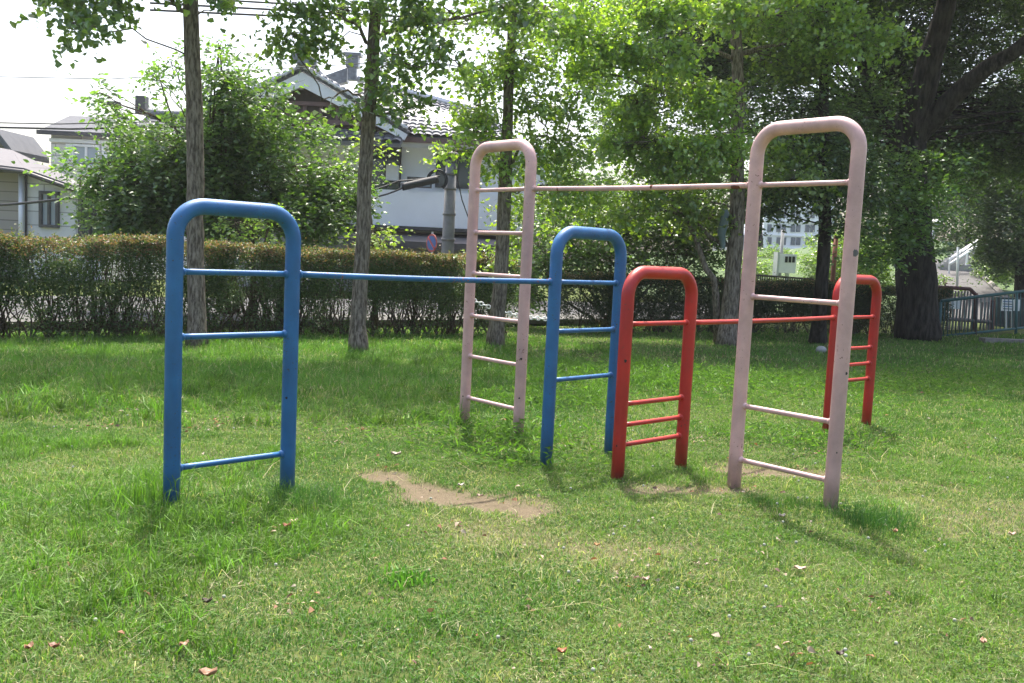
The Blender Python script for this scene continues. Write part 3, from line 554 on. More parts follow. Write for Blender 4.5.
tree('ginkgo_tree', 'ginkgo tree with the full light green crown seen through the far pink ladder', 'tree', t3, [.12, .115, .105, .085, .065, .02],
     [B(490, 75, 15, .55, .6, .4, 80, 1.2), B(530, 60, 15.2, .6, .6, .35, 70, 1.1), B(560, 35, 15, .6, .6, .35, 60, 1.2), B(480, 105, 14.9, .4, .4, .35, 50, 1.1), B(470, 128, 14.8, .2, .3, .2, 20, 1.2), B(458, 150, 14.8, .3, .3, .1, 18, 1.3), B(545, 110, 15.2, .7, .6, .3, 80, 1), B(580, 90, 15.2, .5, .5, .2, 30, 1.1),
      B(530, 150, 15.2, .5, .5, .35, 60, 1.1), B(490, 165, 15, .3, .3, .3, 30, 1.2), B(570, 145, 15.3, .5, .5, .3, 55), B(545, 195, 15.4, .55, .5, .3, 60, 1.2), B(590, 190, 15.6, .5, .5, .3, 50, 1.1), B(507, 215, 15.5, .25, .3, .25, 14), B(487, 255, 15.9, .15, .3, .3, 12), B(535, 245, 16, .4, .4, .4, 55),
      B(515, 10, 15, .8, .8, .35, 70, 1.1), B(440, 20, 15.2, .6, .5, .2, 22), B(590, 5, 15, .8, .8, .35, 70, 1.3), B(510, -80, 15.2, 1.0, .9, .6, 80)],
     M['ginkgo'], M['bark_ginkgo'], GKB, 23, dens=1.15, leaf=.07, tm=FAN, per=11, L=.3, group=g_gr, nz=1.2, zb=.3, limb_r=.024, twr=.003, limbs=[([at(512, 30, Y3), at(540, 10, 15.1), at(600, -10, 15)], .035, .012), ([at(506, 170, Y3), at(540, 132, 15.2), at(575, 150, 15.4)], .03, .01)])
Y4 = 17.5
t4 = up(727, 343, Y4, [(731, 290), (737, 200), (739, 100), (734, 0)], 11)
tree('ginkgo_tree', 'tall ginkgo with a forked foot and wide bright crown, left of the near pink frame', 'tree', t4, [.165, .155, .135, .115, .1, .03],
     [B(660, 60, 16.8, .9, .9, 0.31, 127, 1.25), B(620, 50, 16.6, .8, .8, 0.28, 102, 1.3), B(690, 20, 16.8, 1, .9, 0.31, 127, 1.25), B(640, 5, 16.6, 1, .9, 0.25, 110, 1.3), B(585, 40, 16.4, .8, .8, 0.22, 76, 1.35), B(570, 20, 16.4, .6, .6, 0.19, 42, 1.4), B(640, 100, 16.9, .7, .8, 0.28, 93, 1.1), B(600, 75, 16.6, .55, .6, 0.15, 42, 1.3),
      B(685, 90, 17.2, .7, .7, 0.31, 102, 1.0), B(650, 140, 17, .6, .7, 0.25, 85, 1.2), B(692, 150, 17, .6, .6, 0.12, 68, 1.35), B(722, 140, 16.9, .4, .5, 0.07, 30, 1.5), B(680, 170, 17, .8, .7, 0.19, 85, 1.0), B(712, 105, 16.6, .25, .4, 0.25, 42, 1.3), B(785, 150, 17.9, .6, .6, 0.22, 68, 1.1), B(795, 180, 17.3, .5, .5, 0.19, 51, .9),
      B(785, 60, 18.3, .9, .7, 0.37, 127, .9), B(800, 15, 17, 1.1, 1, 0.31, 127, 1.2), B(850, 40, 17, .9, .9, 0.37, 110, 1.2), B(750, 10, 18.6, 1, .7, 0.31, 110, 1.1), B(620, 145, 16.8, .4, .5, 0.15, 34, 1.2), B(660, 200, 17.4, .8, .6, 0.19, 76, .9), B(700, 215, 17.6, .6, .6, 0.19, 51, .8), B(610, 215, 17.4, .6, .6, 0.19, 51, 1),
      B(690, -60, 17.6, 1.2, 1, 0.37, 76, 1.2), B(800, -80, 17.5, 1.6, 1.4, 0.50, 136, 1.1)],
     M['ginkgo'], M['bark_ginkgo'], GKB, 24, dens=1.7, leaf=.08, tm=FAN, per=11, L=.36, group=g_gr, nz=1.2, zb=.35, gap=.4, limb_r=.03, twr=.0035,
     side_stems=[([gnd(717, 341), at(716, 290, 17.4), at(705, 262, 17.4), at(693, 235, 17.4), at(685, 210, 17.3)], .075, .03), ([at(728, 245, Y4), at(712, 238, 17.4), at(695, 222, 17.3), at(672, 205, 17.2)], .045, .02)],
     limbs=[([at(737, 120, Y4), at(700, 95, 17.2), at(655, 88, 17), at(610, 75, 16.8)], .05, .018), ([at(736, 60, Y4), at(690, 40, 17), at(620, 50, 16.7)], .045, .015), ([at(738, 140, Y4), at(728, 120, 17.2), at(722, 100, 17)], .03, .012)])
Y5 = 18.2
t5 = up(818, 342, Y5, [(820, 290), (824, 220), (822, 120)], 8.5)
tree('shade_tree', 'thin dark-barked tree seen between the posts of the near pink frame', 'tree', t5, [.14, .13, .12, .1, .03],
     [B(800, 185, 18, .9, .8, .3, 120), B(850, 190, 18.2, .7, .7, .35, 100), B(760, 190, 18, .6, .6, .25, 70), B(835, 150, 18.5, 1, 1, .6, 150), B(790, 110, 18.5, 1.3, 1, .7, 180), B(745, 212, 18.2, .2, .4, .25, 16), B(765, 210, 18.3, .4, .4, .12, 20), B(850, 225, 18, .4, .4, .2, 24, 1.3)],
     M['broad'], M['bark_dark'], DG, 25, leaf=.09, per=11, L=.4, gap=.4, limb_r=.03)
# the big old tree
Y6 = 21.3
b6 = gnd(918, 338)
t6 = [np.array([b6[0], Y6, 0]), at(916, 290, Y6), at(912, 220, Y6), at(905, 160, Y6), at(912, 110, Y6)]
bl6 = []
r6 = np.random.default_rng(66)
for i in range(135):
    x = 3+r6.random()*14; y = 22.2+r6.random()*6; z = 4.3+r6.random()**1.1*6
    if x > 12 and z > 6.5 and r6.random() < .25: continue
    bl6.append(((x, y, z), (1.2, 1.2, .6), 90, .9))
for i in range(62):
    x = 4.2+r6.random()*12; y = 16.2+r6.random()*6; z = 2.6+.29*y+r6.random()*1.8
    bl6.append(((x, y, z), (1.3, 1.3, .45), 80, .9))
tree('large_shade_tree', 'big old tree with a massive dark trunk and spreading limbs on the right', 'tree', t6, [.47, .44, .42, .41, .34],
     bl6+[B(880, 170, 19.6, .7, .6, .3, 50, 1.4), B(935, 160, 19.8, .7, .6, .2, 45, 1.4), B(895, 200, 19.4, .6, .6, .25, 42, 1.5), B(880, 232, 19.6, .4, .5, .25, 34, 1.6), B(915, 222, 19.3, .35, .5, .2, 26, 1.7), B(925, 188, 19.5, .5, .5, .1, 26, 2.0), B(855, 120, 19.5, .7, .7, .5, 60, 1.3), B(905, 245, 19.5, .25, .4, .14, 16, 1.6), B(868, 258, 19.8, .3, .4, .18, 18, 1.7),
      B(1000, 150, 23, 1.2, 1, .4, 90, 1.0), B(950, 130, 23.5, 1.2, 1, .6, 120, .9), B(840, 100, 20.6, 1.1, 1, .6, 100, 1.1)],
     M['broad'], M['bark_dark'], DG, 26, leaf=.1, per=12, L=.5, gap=.42, limb_r=.022, twr=.004, flare=1.1, sides=24,
     limbs=[([at(908, 150, Y6), at(922, 90, 21), at(935, 45, 20.8), at(948, -10, 20.5), at(955, -90, 20.3)], .36, .12), ([at(912, 140, Y6), at(935, 115, 21), at(975, 78, 20.4), at(1030, 38, 19.8), at(1110, -10, 19.5)], .27, .1), ([at(908, 150, Y6), at(885, 112, 21.2), at(865, 75, 21), at(850, 20, 21), at(840, -60, 21)], .22, .07), ([at(909, 160, Y6), at(890, 130, 22), at(870, 110, 24)], .2, .08)])
# shrubs and small trees behind the hedge
def bush(name, label, cat, px, Y, blobs, cols, seed, leaf=.08, h=2.2, mt='broad', group=None, nst=5, **k):
    b_ = at(px, 300, Y); b_[2] = 0; c = np.mean([q[0] for q in blobs], 0); top = np.array([c[0], c[1], max(1.2, c[2])])
    ss = []; r_ = np.random.default_rng(seed)
    for i in range(nst):
        q = blobs[r_.integers(0, len(blobs))][0]; ss.append(([b_+[r_.normal(0, .12), r_.normal(0, .12), 0], (b_+q)/2+r_.normal(0, .15, 3), q], .035, .012))
    return tree(name, label, cat, [b_, (b_+top)/2+[.05, 0, 0], top], [.06, .045, .02], blobs, M[mt], M['bark_shrub'], cols, seed, leaf=leaf, side_stems=ss, group=group, sides=9, **k)
rb = np.random.default_rng(31); bl = []
for px, py, rx, rz, ns in ((130, 190, .9, .5, 90), (165, 175, .9, .6, 120), (140, 140, .6, .45, 60), (195, 150, .9, .7, 140), (240, 130, 1, .7, 160), (230, 180, 1.2, .7, 190), (285, 165, .9, .6, 150), (300, 200, .9, .6, 150), (335, 170, .5, .5, 70), (255, 100, .6, .35, 55), (312, 135, .5, .35, 40), (180, 215, 1.2, .4, 130), (270, 215, 1.2, .4, 150), (112, 195, .5, .3, 40), (122, 215, .6, .35, 70), (240, 80, .4, .25, 22), (345, 195, .35, .3, 40)):
    bl.append(B(px, py, 17.3+rb.normal(0, .4), rx, .9, rz, ns, 1.0))
for px, py in ((98, 95), (115, 108), (160, 80), (172, 65), (105, 170), (70, 165), (220, 45), (212, 70), (235, 85), (85, 185)):
    bl.append((at(px, py, 16.8), (.16, .2, .22), 7, 1.5))
bush('bushy_tree', 'big bushy dark green tree behind the left hedge, covering the houses', 'tree', 230, 17.6, bl, MG, 32, leaf=.1, per=13, L=.42, nst=9, dens=2.1, gap=.38, limb_r=.025)
bl = [B(x, y, Y, rx, .8, rz, n, li) for x, y, Y, rx, rz, n, li in ((560, 210, 19.5, .8, .5, 100, 1.3), (600, 230, 19.5, .9, .5, 110, 1.1), (640, 220, 19.8, .9, .5, 120, .9), (680, 230, 20, .9, .5, 120, .8), (620, 255, 19.5, 1, .4, 110, 1), (560, 250, 19.3, .7, .5, 90, 1.1), (535, 270, 19.2, .5, .6, 80, 1.1), (670, 190, 20, .8, .4, 90, .9), (600, 185, 19.8, .7, .4, 70, 1.2), (520, 290, 19.2, .4, .5, 55, 1), (700, 255, 20, .7, .4, 80, .9))]
bush('leafy_shrub', 'leafy green shrub mass behind the hedge at the centre, above the red hoop', 'shrub', 610, 20.2, bl, MG, 33, leaf=.085, per=11, L=.35, nst=7)
bl = [B(x, y, Y, rx, .5, rz, n, 1.3) for x, y, Y, rx, rz, n in ((380, 235, 16.5, .35, .15, 22), (355, 238, 16.4, .3, .12, 16), (370, 150, 16.8, .3, .2, 12))]
bush('sapling', 'thin sapling with light yellow-green shoots sticking out of the left hedge', 'sapling', 375, 16.7, bl, [(.16, .24, .05), (.2, .27, .06)], 34, leaf=.08, per=9, L=.35, nst=1, dens=1.1, limb_r=.012)
bl = [B(x, y, 15.6, .3, .3, .12, n, 1.4) for x, y, n in ((235, 225, 14), (268, 215, 12), (250, 235, 16))]
bush('sapling', 'bright young shoots above the hedge behind the near blue frame', 'sapling', 250, 15.9, bl, [(.14, .24, .05), (.18, .26, .05)], 35, leaf=.07, per=9, L=.3, nst=3)
gr = 'sunlit rounded shrubs on the bank beyond the hedge'
for i, (px, py, Y, rx, rz, n, lb) in enumerate(((772, 258, 44, 1.5, .5, 170, 'low sunlit shrubbery directly behind the white box'), (752, 266, 36, .8, .35, 100, 'low sunlit shrub left of the white box, beyond the hedge'), (822, 262, 36, .8, .5, 120, 'round sunlit shrub right of the white box'), (835, 240, 38, 1.0, .5, 120, 'paler shrub higher up behind the thin dark tree'),
    (850, 272, 27, 1.0, .6, 160, 'bright green shrub seen inside the far red hoop'), (870, 245, 29, 1.0, .5, 120, 'yellow-green shrub above the far red hoop'), (845, 250, 31, .9, .4, 100, 'shrub beside the orange-brown post'), (943, 252, 50, 1.0, .5, 90, 'round sunlit shrub at the top of the sloping path'), (955, 236, 52, 1.4, .6, 110, 'upper shrub behind the lamp at the top of the path'),
    (992, 262, 39, .7, .5, 70, 'clipped shrub right of the steps handrail'), (944, 281, 33, .6, .3, 60, 'loose shrub behind the brown gate'), (1016, 268, 36, 1.0, .5, 100, 'dark shrub right of the sloping path'))):
    bush('round_shrub', lb, 'shrub', px, Y, [B(px, py, Y, rx, .8, rz, n, 1.2), B(px+5, py+14, Y-.2, rx*.9, .8, rz, n//2, 1.1), B(px, py+28, Y-.1, rx*.9, .7, rz, n//3)], [(.12, .2, .04), (.15, .22, .05), (.09, .16, .035)], 40+i, leaf=.1, per=10, L=.3, group=gr, nst=3)
far = 'tall trees on the slope far right'
for i, (px, Y, pts, lb) in enumerate(((968, 52, ((940, 200, 2.6), (985, 200, 2.6), (965, 170, 3), (1015, 205, 2.2)), 'leafy tree overhanging the steps on the far right'), (1022, 34, ((1020, 225, 1.6), (1035, 195, 1.8), (1022, 258, 1.2), (1040, 160, 1.8), (1008, 245, .8), (1000, 185, 1.5), (985, 165, 1.3), (1015, 215, 1.2)), 'dark tree filling the right edge above the teal fence'),
    (905, 52, ((890, 215, 3), (930, 210, 3), (915, 180, 3.2), (890, 160, 3)), 'distant tree behind the massive trunk'), (760, 60, ((700, 190, 3), (735, 180, 3), (700, 220, 2.5), (640, 200, 2.5)), 'distant tree behind the forked ginkgo'), (590, 55, ((548, 165, 1.6), (560, 190, 2), (640, 215, 2), (600, 215, 2.2)), 'distant bluish conifer-like tree beyond the gap in the crowns'), (985, 55, ((960, 150, 3.5), (1010, 120, 3.5), (1030, 170, 3.5), (980, 190, 3)), 'tallest distant tree behind the right-hand shrubs'))):
    k_ = 150
    tree('background_tree', lb, 'tree', [[at(px, 300, Y)[0], Y, 0], at(px, 250, Y), at(px, 190, Y)], [.25, .22, .08], [B(x, y, Y+random.uniform(-1, 1), r_, r_*.8, r_*.6, k_, .75 if i == 1 else 1.1) for x, y, r_ in pts], M['broad'], M['bark_dark'], DG if i in (1, 2) else MG, 70+i, leaf=.16 if Y > 40 else .12, tm=DIAM, per=12, L=.6, group=far, gap=.35, jit=.12, sides=9)

# ------------------------------------------------------------------ hedges
def hedge(name, label, A, Bp, wdt, h, n, seed, bare=.55, red=.6, cols=((.072, .125, .036), (.055, .1, .03), (.1, .15, .044)), leaf=.037, stems=150, taper=None):
    rg = np.random.default_rng(seed); A = np.array(A); Bp = np.array(Bp); L = np.linalg.norm(Bp-A); d = (Bp-A)/L; nn = np.array([-d[1], d[0]])
    root = empty(name, ((A[0]+Bp[0])/2, (A[1]+Bp[1])/2, 0), label, 'hedge')
    s = rg.random(n)*L; a = rg.random(n); face = rg.random(n)
    v = np.where(face < .42, -1+.22*rg.random(n)**1.5*2, rg.random(n)*2-1); z = np.where((face >= .42) & (face < .75), 1-.14*rg.random(n)**1.5, rg.random(n)**.75)
    hh = h*(1+.2*(fbm(s, s*0+seed, .9, seed)-.5)+.12*(fbm(s, v*1.5, 5, seed+1)-.5)); bul = 1+.25*(fbm(s, z*2, 1.5, seed+2)-.5)
    vz = v*wdt/2*bul*(.75+.25*np.clip(z*1.6, 0, 1))*np.where(z > .9, .93, 1); P2 = A+np.outer(s, d)+np.outer(vz, nn)
    P = np.stack([P2[:, 0], P2[:, 1], z*hh], 1)
    dens = np.clip((z-.12)/bare, 0.33, 1)**.9; keep = rg.random(n) < dens*np.clip(1.5-1.3*(vnoise3(P, 3.2, seed) < .38)-.2, .12, 1); P = P[keep]; z = z[keep]; m_ = len(P)
    U = rdir(m_, rg, .7, .15); N = rdir(m_, rg, 1, .5); V, F, T = leafquads(P, U, N, leaf*(.6+.8*rg.random(m_)), DIAM)
    c = np.array(cols)[rg.integers(0, len(cols), m_)]; topm = (rg.random(m_) < red*np.clip((z-.78)/.18, 0, 1))[:, None]
    c = np.where(topm, np.array([(.24, .13, .08), (.19, .17, .07), (.25, .18, .1)])[rg.integers(0, 3, m_)], c)*(.65+.7*rg.random((m_, 1)))
    ks = rg.random(int(L*16))*L; kn = 9; kz = h*(.97+.03*rg.random(len(ks))); kv = rg.uniform(-.5, .5, len(ks))*wdt; kb = A+np.outer(ks, d)+np.outer(kv, nn)
    kd = np.stack([rg.normal(0, .25, len(ks)), rg.normal(0, .25, len(ks)), np.ones(len(ks))], 1); kl = .05+.16*rg.random(len(ks))**2; t = np.linspace(.1, 1, kn)
    K = (np.concatenate([kb, kz[:, None]], 1)[:, None]+kd[:, None]*(kl[:, None]*t)[:, :, None]+rg.normal(0, .012, (len(ks), kn, 3))).reshape(-1, 3); km = len(K)
    V2, F2, T2 = leafquads(K, rdir(km, rg, .6, .4), rdir(km, rg, 1, .5), leaf*(.6+.7*rg.random(km)), DIAM); F = np.concatenate([F, F2+len(V)]); V = np.concatenate([V, V2]); T = np.concatenate([T, T2])
    c = np.concatenate([c, np.array([(.24, .14, .08), (.17, .19, .06), (.14, .18, .05)])[rg.integers(0, 3, km)]*(.7+.5*rg.random((km, 1)))])
    np_mesh('foliage', V, F, T, M['hedge'], root, col=np.repeat(c, 4, 0))
    st = MB()
    for i in range(stems):
        s0 = rg.random()*L; v0 = rg.normal(0, wdt*.12); b0 = A+d*s0+nn*v0; b0 = np.array([b0[0], b0[1], -.03])
        for q in range(4):
            s1 = s0+rg.normal(0, .28); v1 = rg.uniform(-.42, .42)*wdt; e = A+d*s1+nn*v1; e = np.array([e[0], e[1], h*rg.uniform(.55, .95)]); mdp = (b0+e)/2+np.array([0, 0, -.08])+rg.normal(0, .05, 3)
            st.tube(wobble([b0, mdp, e], .02, rg, 6), np.linspace(rg.uniform(.007, .016), .004, 6), 5, caps=False)
    st.build('stems', M['bark_shrub'], root, smooth=True); return root
hedge('hedge', 'long clipped hedge with reddish top and bare woody stems, left side', (-13.5, 7.4), (-.25, 17.48), 1.15, 1.38, 430000, 51, stems=260, bare=.45)
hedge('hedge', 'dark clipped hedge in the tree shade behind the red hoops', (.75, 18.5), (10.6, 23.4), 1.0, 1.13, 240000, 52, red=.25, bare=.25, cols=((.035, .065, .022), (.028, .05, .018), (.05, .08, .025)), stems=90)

# ------------------------------------------------------------------ street and buildings
hd = np.array([.795, .606]); hn = np.array([-.606, .795])
def strip(name, o0, s0, s1, a, b_, z, mt, kind, label=None):
    o0 = np.array(o0); m_ = MB(); q = [o0+hd*s0+hn*a, o0+hd*s1+hn*a, o0+hd*s1+hn*b_, o0+hd*s0+hn*b_]; m_.prism([(*p, z-.1) for p in q], (0, 0, .1)); o = m_.build(name, mt); tag(o, label, name, kind=kind); return o
OR = (-6.9, 12.6)
strip('pavement', OR, -30, 22, 1.3, 2.7, .11, M['paving'], 'structure', 'pale concrete pavement strip behind the left hedge')
strip('road', OR, -40, 24, 2.75, 9, .035, M['asphalt'], 'structure', 'street running behind the hedge')
def fbox(mb, x0, y0, x1, y1, Y, dep):
    """box whose front face at Y covers that patch of the view"""
    a = at((x0+x1)/2, (y0+y1)/2, Y); sx = (x1-x0)*Y/FPX; sz = (y1-y0)*Y/FPX; mb.box(a+[0, dep/2, 0], (sx, dep, sz)); return mb
def window(root, x0, y0, x1, y1, Y, fm, gm, mull=1, fr=.06, name='window'):
    a = at((x0+x1)/2, (y0+y1)/2, Y); sx = (x1-x0)*Y/FPX; sz = (y1-y0)*Y/FPX; f = MB()
    f.box(a+[0, 0, sz/2], (sx+fr, .12, fr)).box(a-[0, 0, sz/2], (sx+fr, .12, fr)).box(a+[sx/2, 0, 0], (fr, .119, sz-fr)).box(a-[sx/2, 0, 0], (fr, .119, sz-fr))
    for k in range(mull): f.box(a+[sx*((k+1)/(mull+1)-.5), 0, 0], (fr*.8, .11, sz-fr))
    fo = f.build(name, fm, root); p = MB(); p.box(a+[0, .035, 0], (sx, .02, sz)); p.build('pane', gm, fo)
def tiles(A, B_, C, D, nu, nv, amp=.045, step=.05):
    """pantile surface between eave A-B and top D-C"""
    A, B_, C, D = [np.array(q, float) for q in (A, B_, C, D)]; nrm = np.cross(B_-A, D-A); nrm /= np.linalg.norm(nrm); nrm = nrm*(1 if nrm[2] > 0 else -1)
    U = np.linspace(0, 1, nu*8+1); Vv = []
    for i in range(nv): Vv += [(i+.001)/nv, (i+.999)/nv]
    Vv = np.array(Vv); u, v = np.meshgrid(U, Vv); fr = (v*nv) % 1
    P = (1-u[..., None])*(1-v[..., None])*A+u[..., None]*(1-v[..., None])*B_+u[..., None]*v[..., None]*C+(1-u[..., None])*v[..., None]*D
    hgt = amp*np.abs(np.sin(PI*u*nu))**.7*1.3+step*(1-fr); P = P+nrm*hgt[..., None]; m_ = MB(); m_.grid(P)
    m_.prism([A-nrm*.02, B_-nrm*.02, C-nrm*.02, D-nrm*.02], -nrm*.12); return m_
# tile-roofed house
YC = 30.
hc = empty('tile_roofed_house', (at(390, 240, YC+4)[0], YC+4, 0), 'large white two-storey house with grey pantile roofs and a front gable', 'house')
z_e = at(420, 140, YC)[2]; xl, xr = at(215, 180, YC)[0], at(545, 180, YC)[0]
zb = at(430, 229, YC)[2]
wl = MB(); wl.box(((xl+xr)/2, YC+4.5, (z_e+zb)/2), (xr-xl, 9, z_e-zb)); wl.build('wall', M['wallw'], hc)
m_ = MB(); m_.box(((xl+xr)/2, YC+5, (zb-.02)/2), (xr-xl-.3, 8.6, zb-.02)); m_.build('ground_floor_wall', M['conc'], hc)
m_ = MB(); fbox(m_, 322, 191, 500, 226, YC-.9, .88); m_.build('balcony', M['wallw'], hc)
m_ = MB(); a = at(410, 228, YC-.95); m_.box(a+[0, .4, 0], (6.2, .9, .1)); m_.build('balcony_trim', M['darktrim'], hc)
cz = at(420, 238, YC-1.8)[2]; ax0, ax1 = at(330, 238, YC-1.8)[0], at(500, 238, YC-1.8)[0]
m_ = MB(); m_.prism([(ax0, YC-2.3, cz-.22), (ax1, YC-2.3, cz-.22), (ax1, YC, cz+.1), (ax0, YC, cz+.1)], (0, 0, .1)); m_.build('canopy', M['rooflight'], hc)
m_ = MB(); m_.box(((ax0+ax1)/2, YC-2.32, cz-.22), (ax1-ax0, .04, .2)); m_.build('canopy_gutter', M['darktrim'], hc)
window(hc, 371, 148, 400, 190, YC-.04, M['darktrim'], M['glass'], 1); window(hc, 437, 152, 478, 187, YC-.04, M['darktrim'], M['glass'], 1)
window(hc, 408, 178, 431, 187, YC-.95, M['darktrim'], M['glassl'], 1, .04)
m_ = MB(); fbox(m_, 386, 165, 398, 180, YC-.4, .3); m_.build('air_conditioner', M['white'], hc)
YE = YC-1.0
E0, E1 = at(318, 127, YE), at(520, 137, YE); zE = at(430, 137, YE)[2]; E0[2] = zE; E1[2] = zE
T0 = np.array([E0[0]+.5, YC+4.2, at(395, 84, YC+4.2)[2]]); T1 = np.array([at(492, 117, YC+3.5)[0], YC+2.6, at(488, 117, YC+2.6)[2]])
tiles(E0, E1, T1, T0, 23, 12).build('tiled_roof', M['rooftile'], hc)
m_ = MB(); m_.box((E0+E1)/2+[0, .06, -.1], (E1[0]-E0[0], .1, .16)); m_.build('gutter', M['browntrim'], hc)
m_ = MB(); m_.box((E0+E1)/2+[0, .62, -.2], (E1[0]-E0[0]-.2, 1.0, .08)); m_.build('soffit', M['wallw'], hc)
m_ = MB(); m_.tube([T0+[-.2, 0, .12], (T0+T1)/2+[0, 0, .1], T1+[.1, 0, .06]], .14, 8); m_.build('verge', M['alu'], hc)
# front gable
YG = YC-1.6; ap = at(303, 66, YG); rr = at(408, 128, YG); zR = rr[2]; hw = rr[0]-ap[0]; ll = np.array([ap[0]-hw, YG, zR])
for s_ in (1, -1):
    lo = np.array([ap[0]+s_*hw, YG, zR]); hi = np.array([ap[0], YG, ap[2]]); back = np.array([0, 7., 0]); dn = (lo-hi)/np.linalg.norm(lo-hi)
    t_ = tiles(lo, lo+back, hi+back, hi, 20, 10) if s_ > 0 else tiles(lo+back, lo, hi, hi+back, 20, 10); t_.build('gable_roof', M['rooftile'], hc)
    m_ = MB(); up_ = np.array([0, 0, 1.]); m_.prism([hi-up_*.2, lo-up_*.2, lo-up_*.42+dn*-.1, hi-up_*.62], (0, -.1, 0)); m_.build('bargeboard', M['white'], hc)
    m_ = MB(); k_ = 17
    for i in range(k_): p = hi+(lo-hi)*(i+.5)/k_; m_.tube([p+[0, -.16, -.02], p+[0, .1, -.02]], .1, 8)
    m_.build('edge_tiles', M['rooftile'], hc, smooth=True)
    m_ = MB(); m_.tube([hi+[0, -.15, -.02], lo+[0, -.15, -.02]], .045, 6)
    for i in range(k_): p = hi+(lo-hi)*(i+.5)/k_; m_.tube([p+[0, -.185, -.02], p+[0, -.165, -.02]], .055, 8)
    m_.build('edge_tile_face', M['alu'], hc)
m_ = MB(); m_.prism([(ap[0]-hw*.86, YG+.4, zR-.1), (ap[0]+hw*.86, YG+.4, zR-.1), (ap[0], YG+.4, ap[2]-.5)], (0, .3, 0)); m_.build('gable_wall', M['wood'], hc)
m_ = MB()
for k_ in range(-3, 4): m_.box((ap[0]+k_*.5, YG+.36, zR+.28), (.09, .08, .75-.1*abs(k_)))
m_.box((ap[0], YG+.3, zR+.1), (hw*1.5, .1, .14)); m_.box((ap[0], YG+.3, zR+.62), (hw*1.1, .1, .12)); m_.build('gable_beams', M['browntrim'], hc)
s0, s1 = np.array([ap[0]-hw*.95, YG-.4, zR-.5]), np.array([ap[0]+hw*.95, YG-.4, zR-.5])
tiles(s0, s1, s1+[0, 1.2, .55], s0+[0, 1.2, .55], 22, 4).build('skirt_roof', M['rooftile'], hc)
m_ = MB(); m_.tube([ap+[0, -.3, .12], ap+[0, 7, .12]], .17, 10); m_.build('ridge', M['rooftile'], hc, smooth=True)
fi = MB(); f0 = ap+[0, -.3, .1]; fi.box(f0+[0, 0, .12], (.5, .2, .4)); fi.box(f0+[.25, 0, 0], (.45, .18, .25)); fi.ball(f0+[0, 0, .42], (.2, .14, .2)); fi.ball(f0+[0, 0, .68], (.09, .09, .13)); fi.build('ridge_ornament', M['rooftile'], hc, smooth=False)
fi = MB(); q = at(353, 62, YC+4); fi.box(q, (.45, .4, .4)); fi.box(q+[0, 0, .24], (.62, .5, .1)); fi.box(q+[0, 0, -.4], (.3, .3, .5)); fi.build('ridge_end_block', M['rooftile'], hc)
q2 = at(340, 80, YC+4); fi = MB(); fi.prism([q+[-.2, 0, -.2], q+[-2.2, 0, -1.0], q+[-2.2, 0, -1.3], q+[-.2, 0, -.7]], (0, .4, 0)); fi.build('upper_ridge', M['rooftile'], hc)

# neighbour roof seen between the shoots
hn_ = empty('low_grey_house', (at(165, 240, 38)[0], 42, 0), 'house with a dark curved ridge and small chimney, mostly hidden by the bushy tree', 'house')
zt = at(165, 108, 38)[2]; x0, x1 = at(122, 108, 38)[0], at(250, 108, 38)[0]
m_ = MB(); m_.box(((x0+x1)/2, 42.2, (zt-1.4)/2), (x1-x0-.6, 7, zt-1.4)); m_.build('wall', M['wallw'], hn_)
m_ = MB(); n = 12; t = np.linspace(0, 1, n); xs = x0+(x1-x0)*t; zz = zt+.55*(t-.15)**2*1.2; P = np.stack([np.stack([xs, xs*0+38, zz-1.3], 1), np.stack([xs, xs*0+40.6, zz], 1), np.stack([xs, xs*0+41, zz+.02], 1), np.stack([xs, xs*0+46, zz-1.5], 1)]); m_.grid(P)
P2 = P.copy(); P2[..., 2] -= .15; m_.grid(P2[::-1]); m_.build('roof', M['roofg'], hn_)
m_ = MB(); m_.tube([p+[0, -.1, .1] for p in P[1]], .16, 8); m_.build('ridge', M['rooftile'], hn_, smooth=True)
q = at(142, 103, 40.5); m_ = MB(); m_.box(q+[0, 0, -.1], (.42, .42, .75)); m_.build('chimney', M['darktrim'], hn_)
q = at(122, 108, 40.5); m_ = MB(); m_.tube([q+[-.1, 0, -.6], q+[-.25, 0, .1]], .12, 8); m_.box(q+[-.35, 0, .15], (.5, .3, .2)); m_.build('vent_pipe', M['darktrim'], hn_)

# beige two-storey house
YB = 37.
hb = empty('beige_house', (at(90, 240, YB+3)[0], YB+3, 0), 'two-storey beige sided house with grey hip roof and white window, upper left', 'house')
x0, x1 = at(51, 150, YB)[0], at(118, 150, YB)[0]; ze = at(85, 134, YB)[2]
m_ = MB(); m_.box(((x0+x1)/2, YB+3, ze/2), (x1-x0, 6, ze)); m_.build('wall', M['wallb'], hb)
e = .35; zr = at(90, 115, YB+2.5)[2]; r0, r1 = (at(70, 115, YB+3)[0], YB+3, zr), (x1-.8, YB+3, zr)
c4 = [(x0-e, YB-e, ze), (x1+e, YB-e, ze), (x1+e, YB+6+e, ze), (x0-e, YB+6+e, ze)]
m_ = MB(); m_.add(c4+[r0, r1], [(0, 1, 5, 4), (1, 2, 5), (2, 3, 4, 5), (3, 0, 4), (3, 2, 1, 0)]); m_.build('roof', M['roofg'], hb)
m_ = MB(); m_.box(((x0+x1)/2, YB-e-.05, ze-.05), (x1-x0+2*e, .1, .16)); m_.build('gutter', M['darktrim'], hb); m_ = MB(); m_.box(((x0+x1)/2, YB-.1, ze-.3), (x1-x0, .1, .14)); m_.build('fascia', M['white'], hb)
window(hb, 73.5, 146, 99, 166, YB-.05, M['white'], M['glassl'], 1, .09)
for a, b_ in ((65.5, 71.5), (101.5, 107)): m_ = MB(); fbox(m_, a, 144, b_, 168, YB-.08, .08); m_.build('shutter', M['white'], hb)
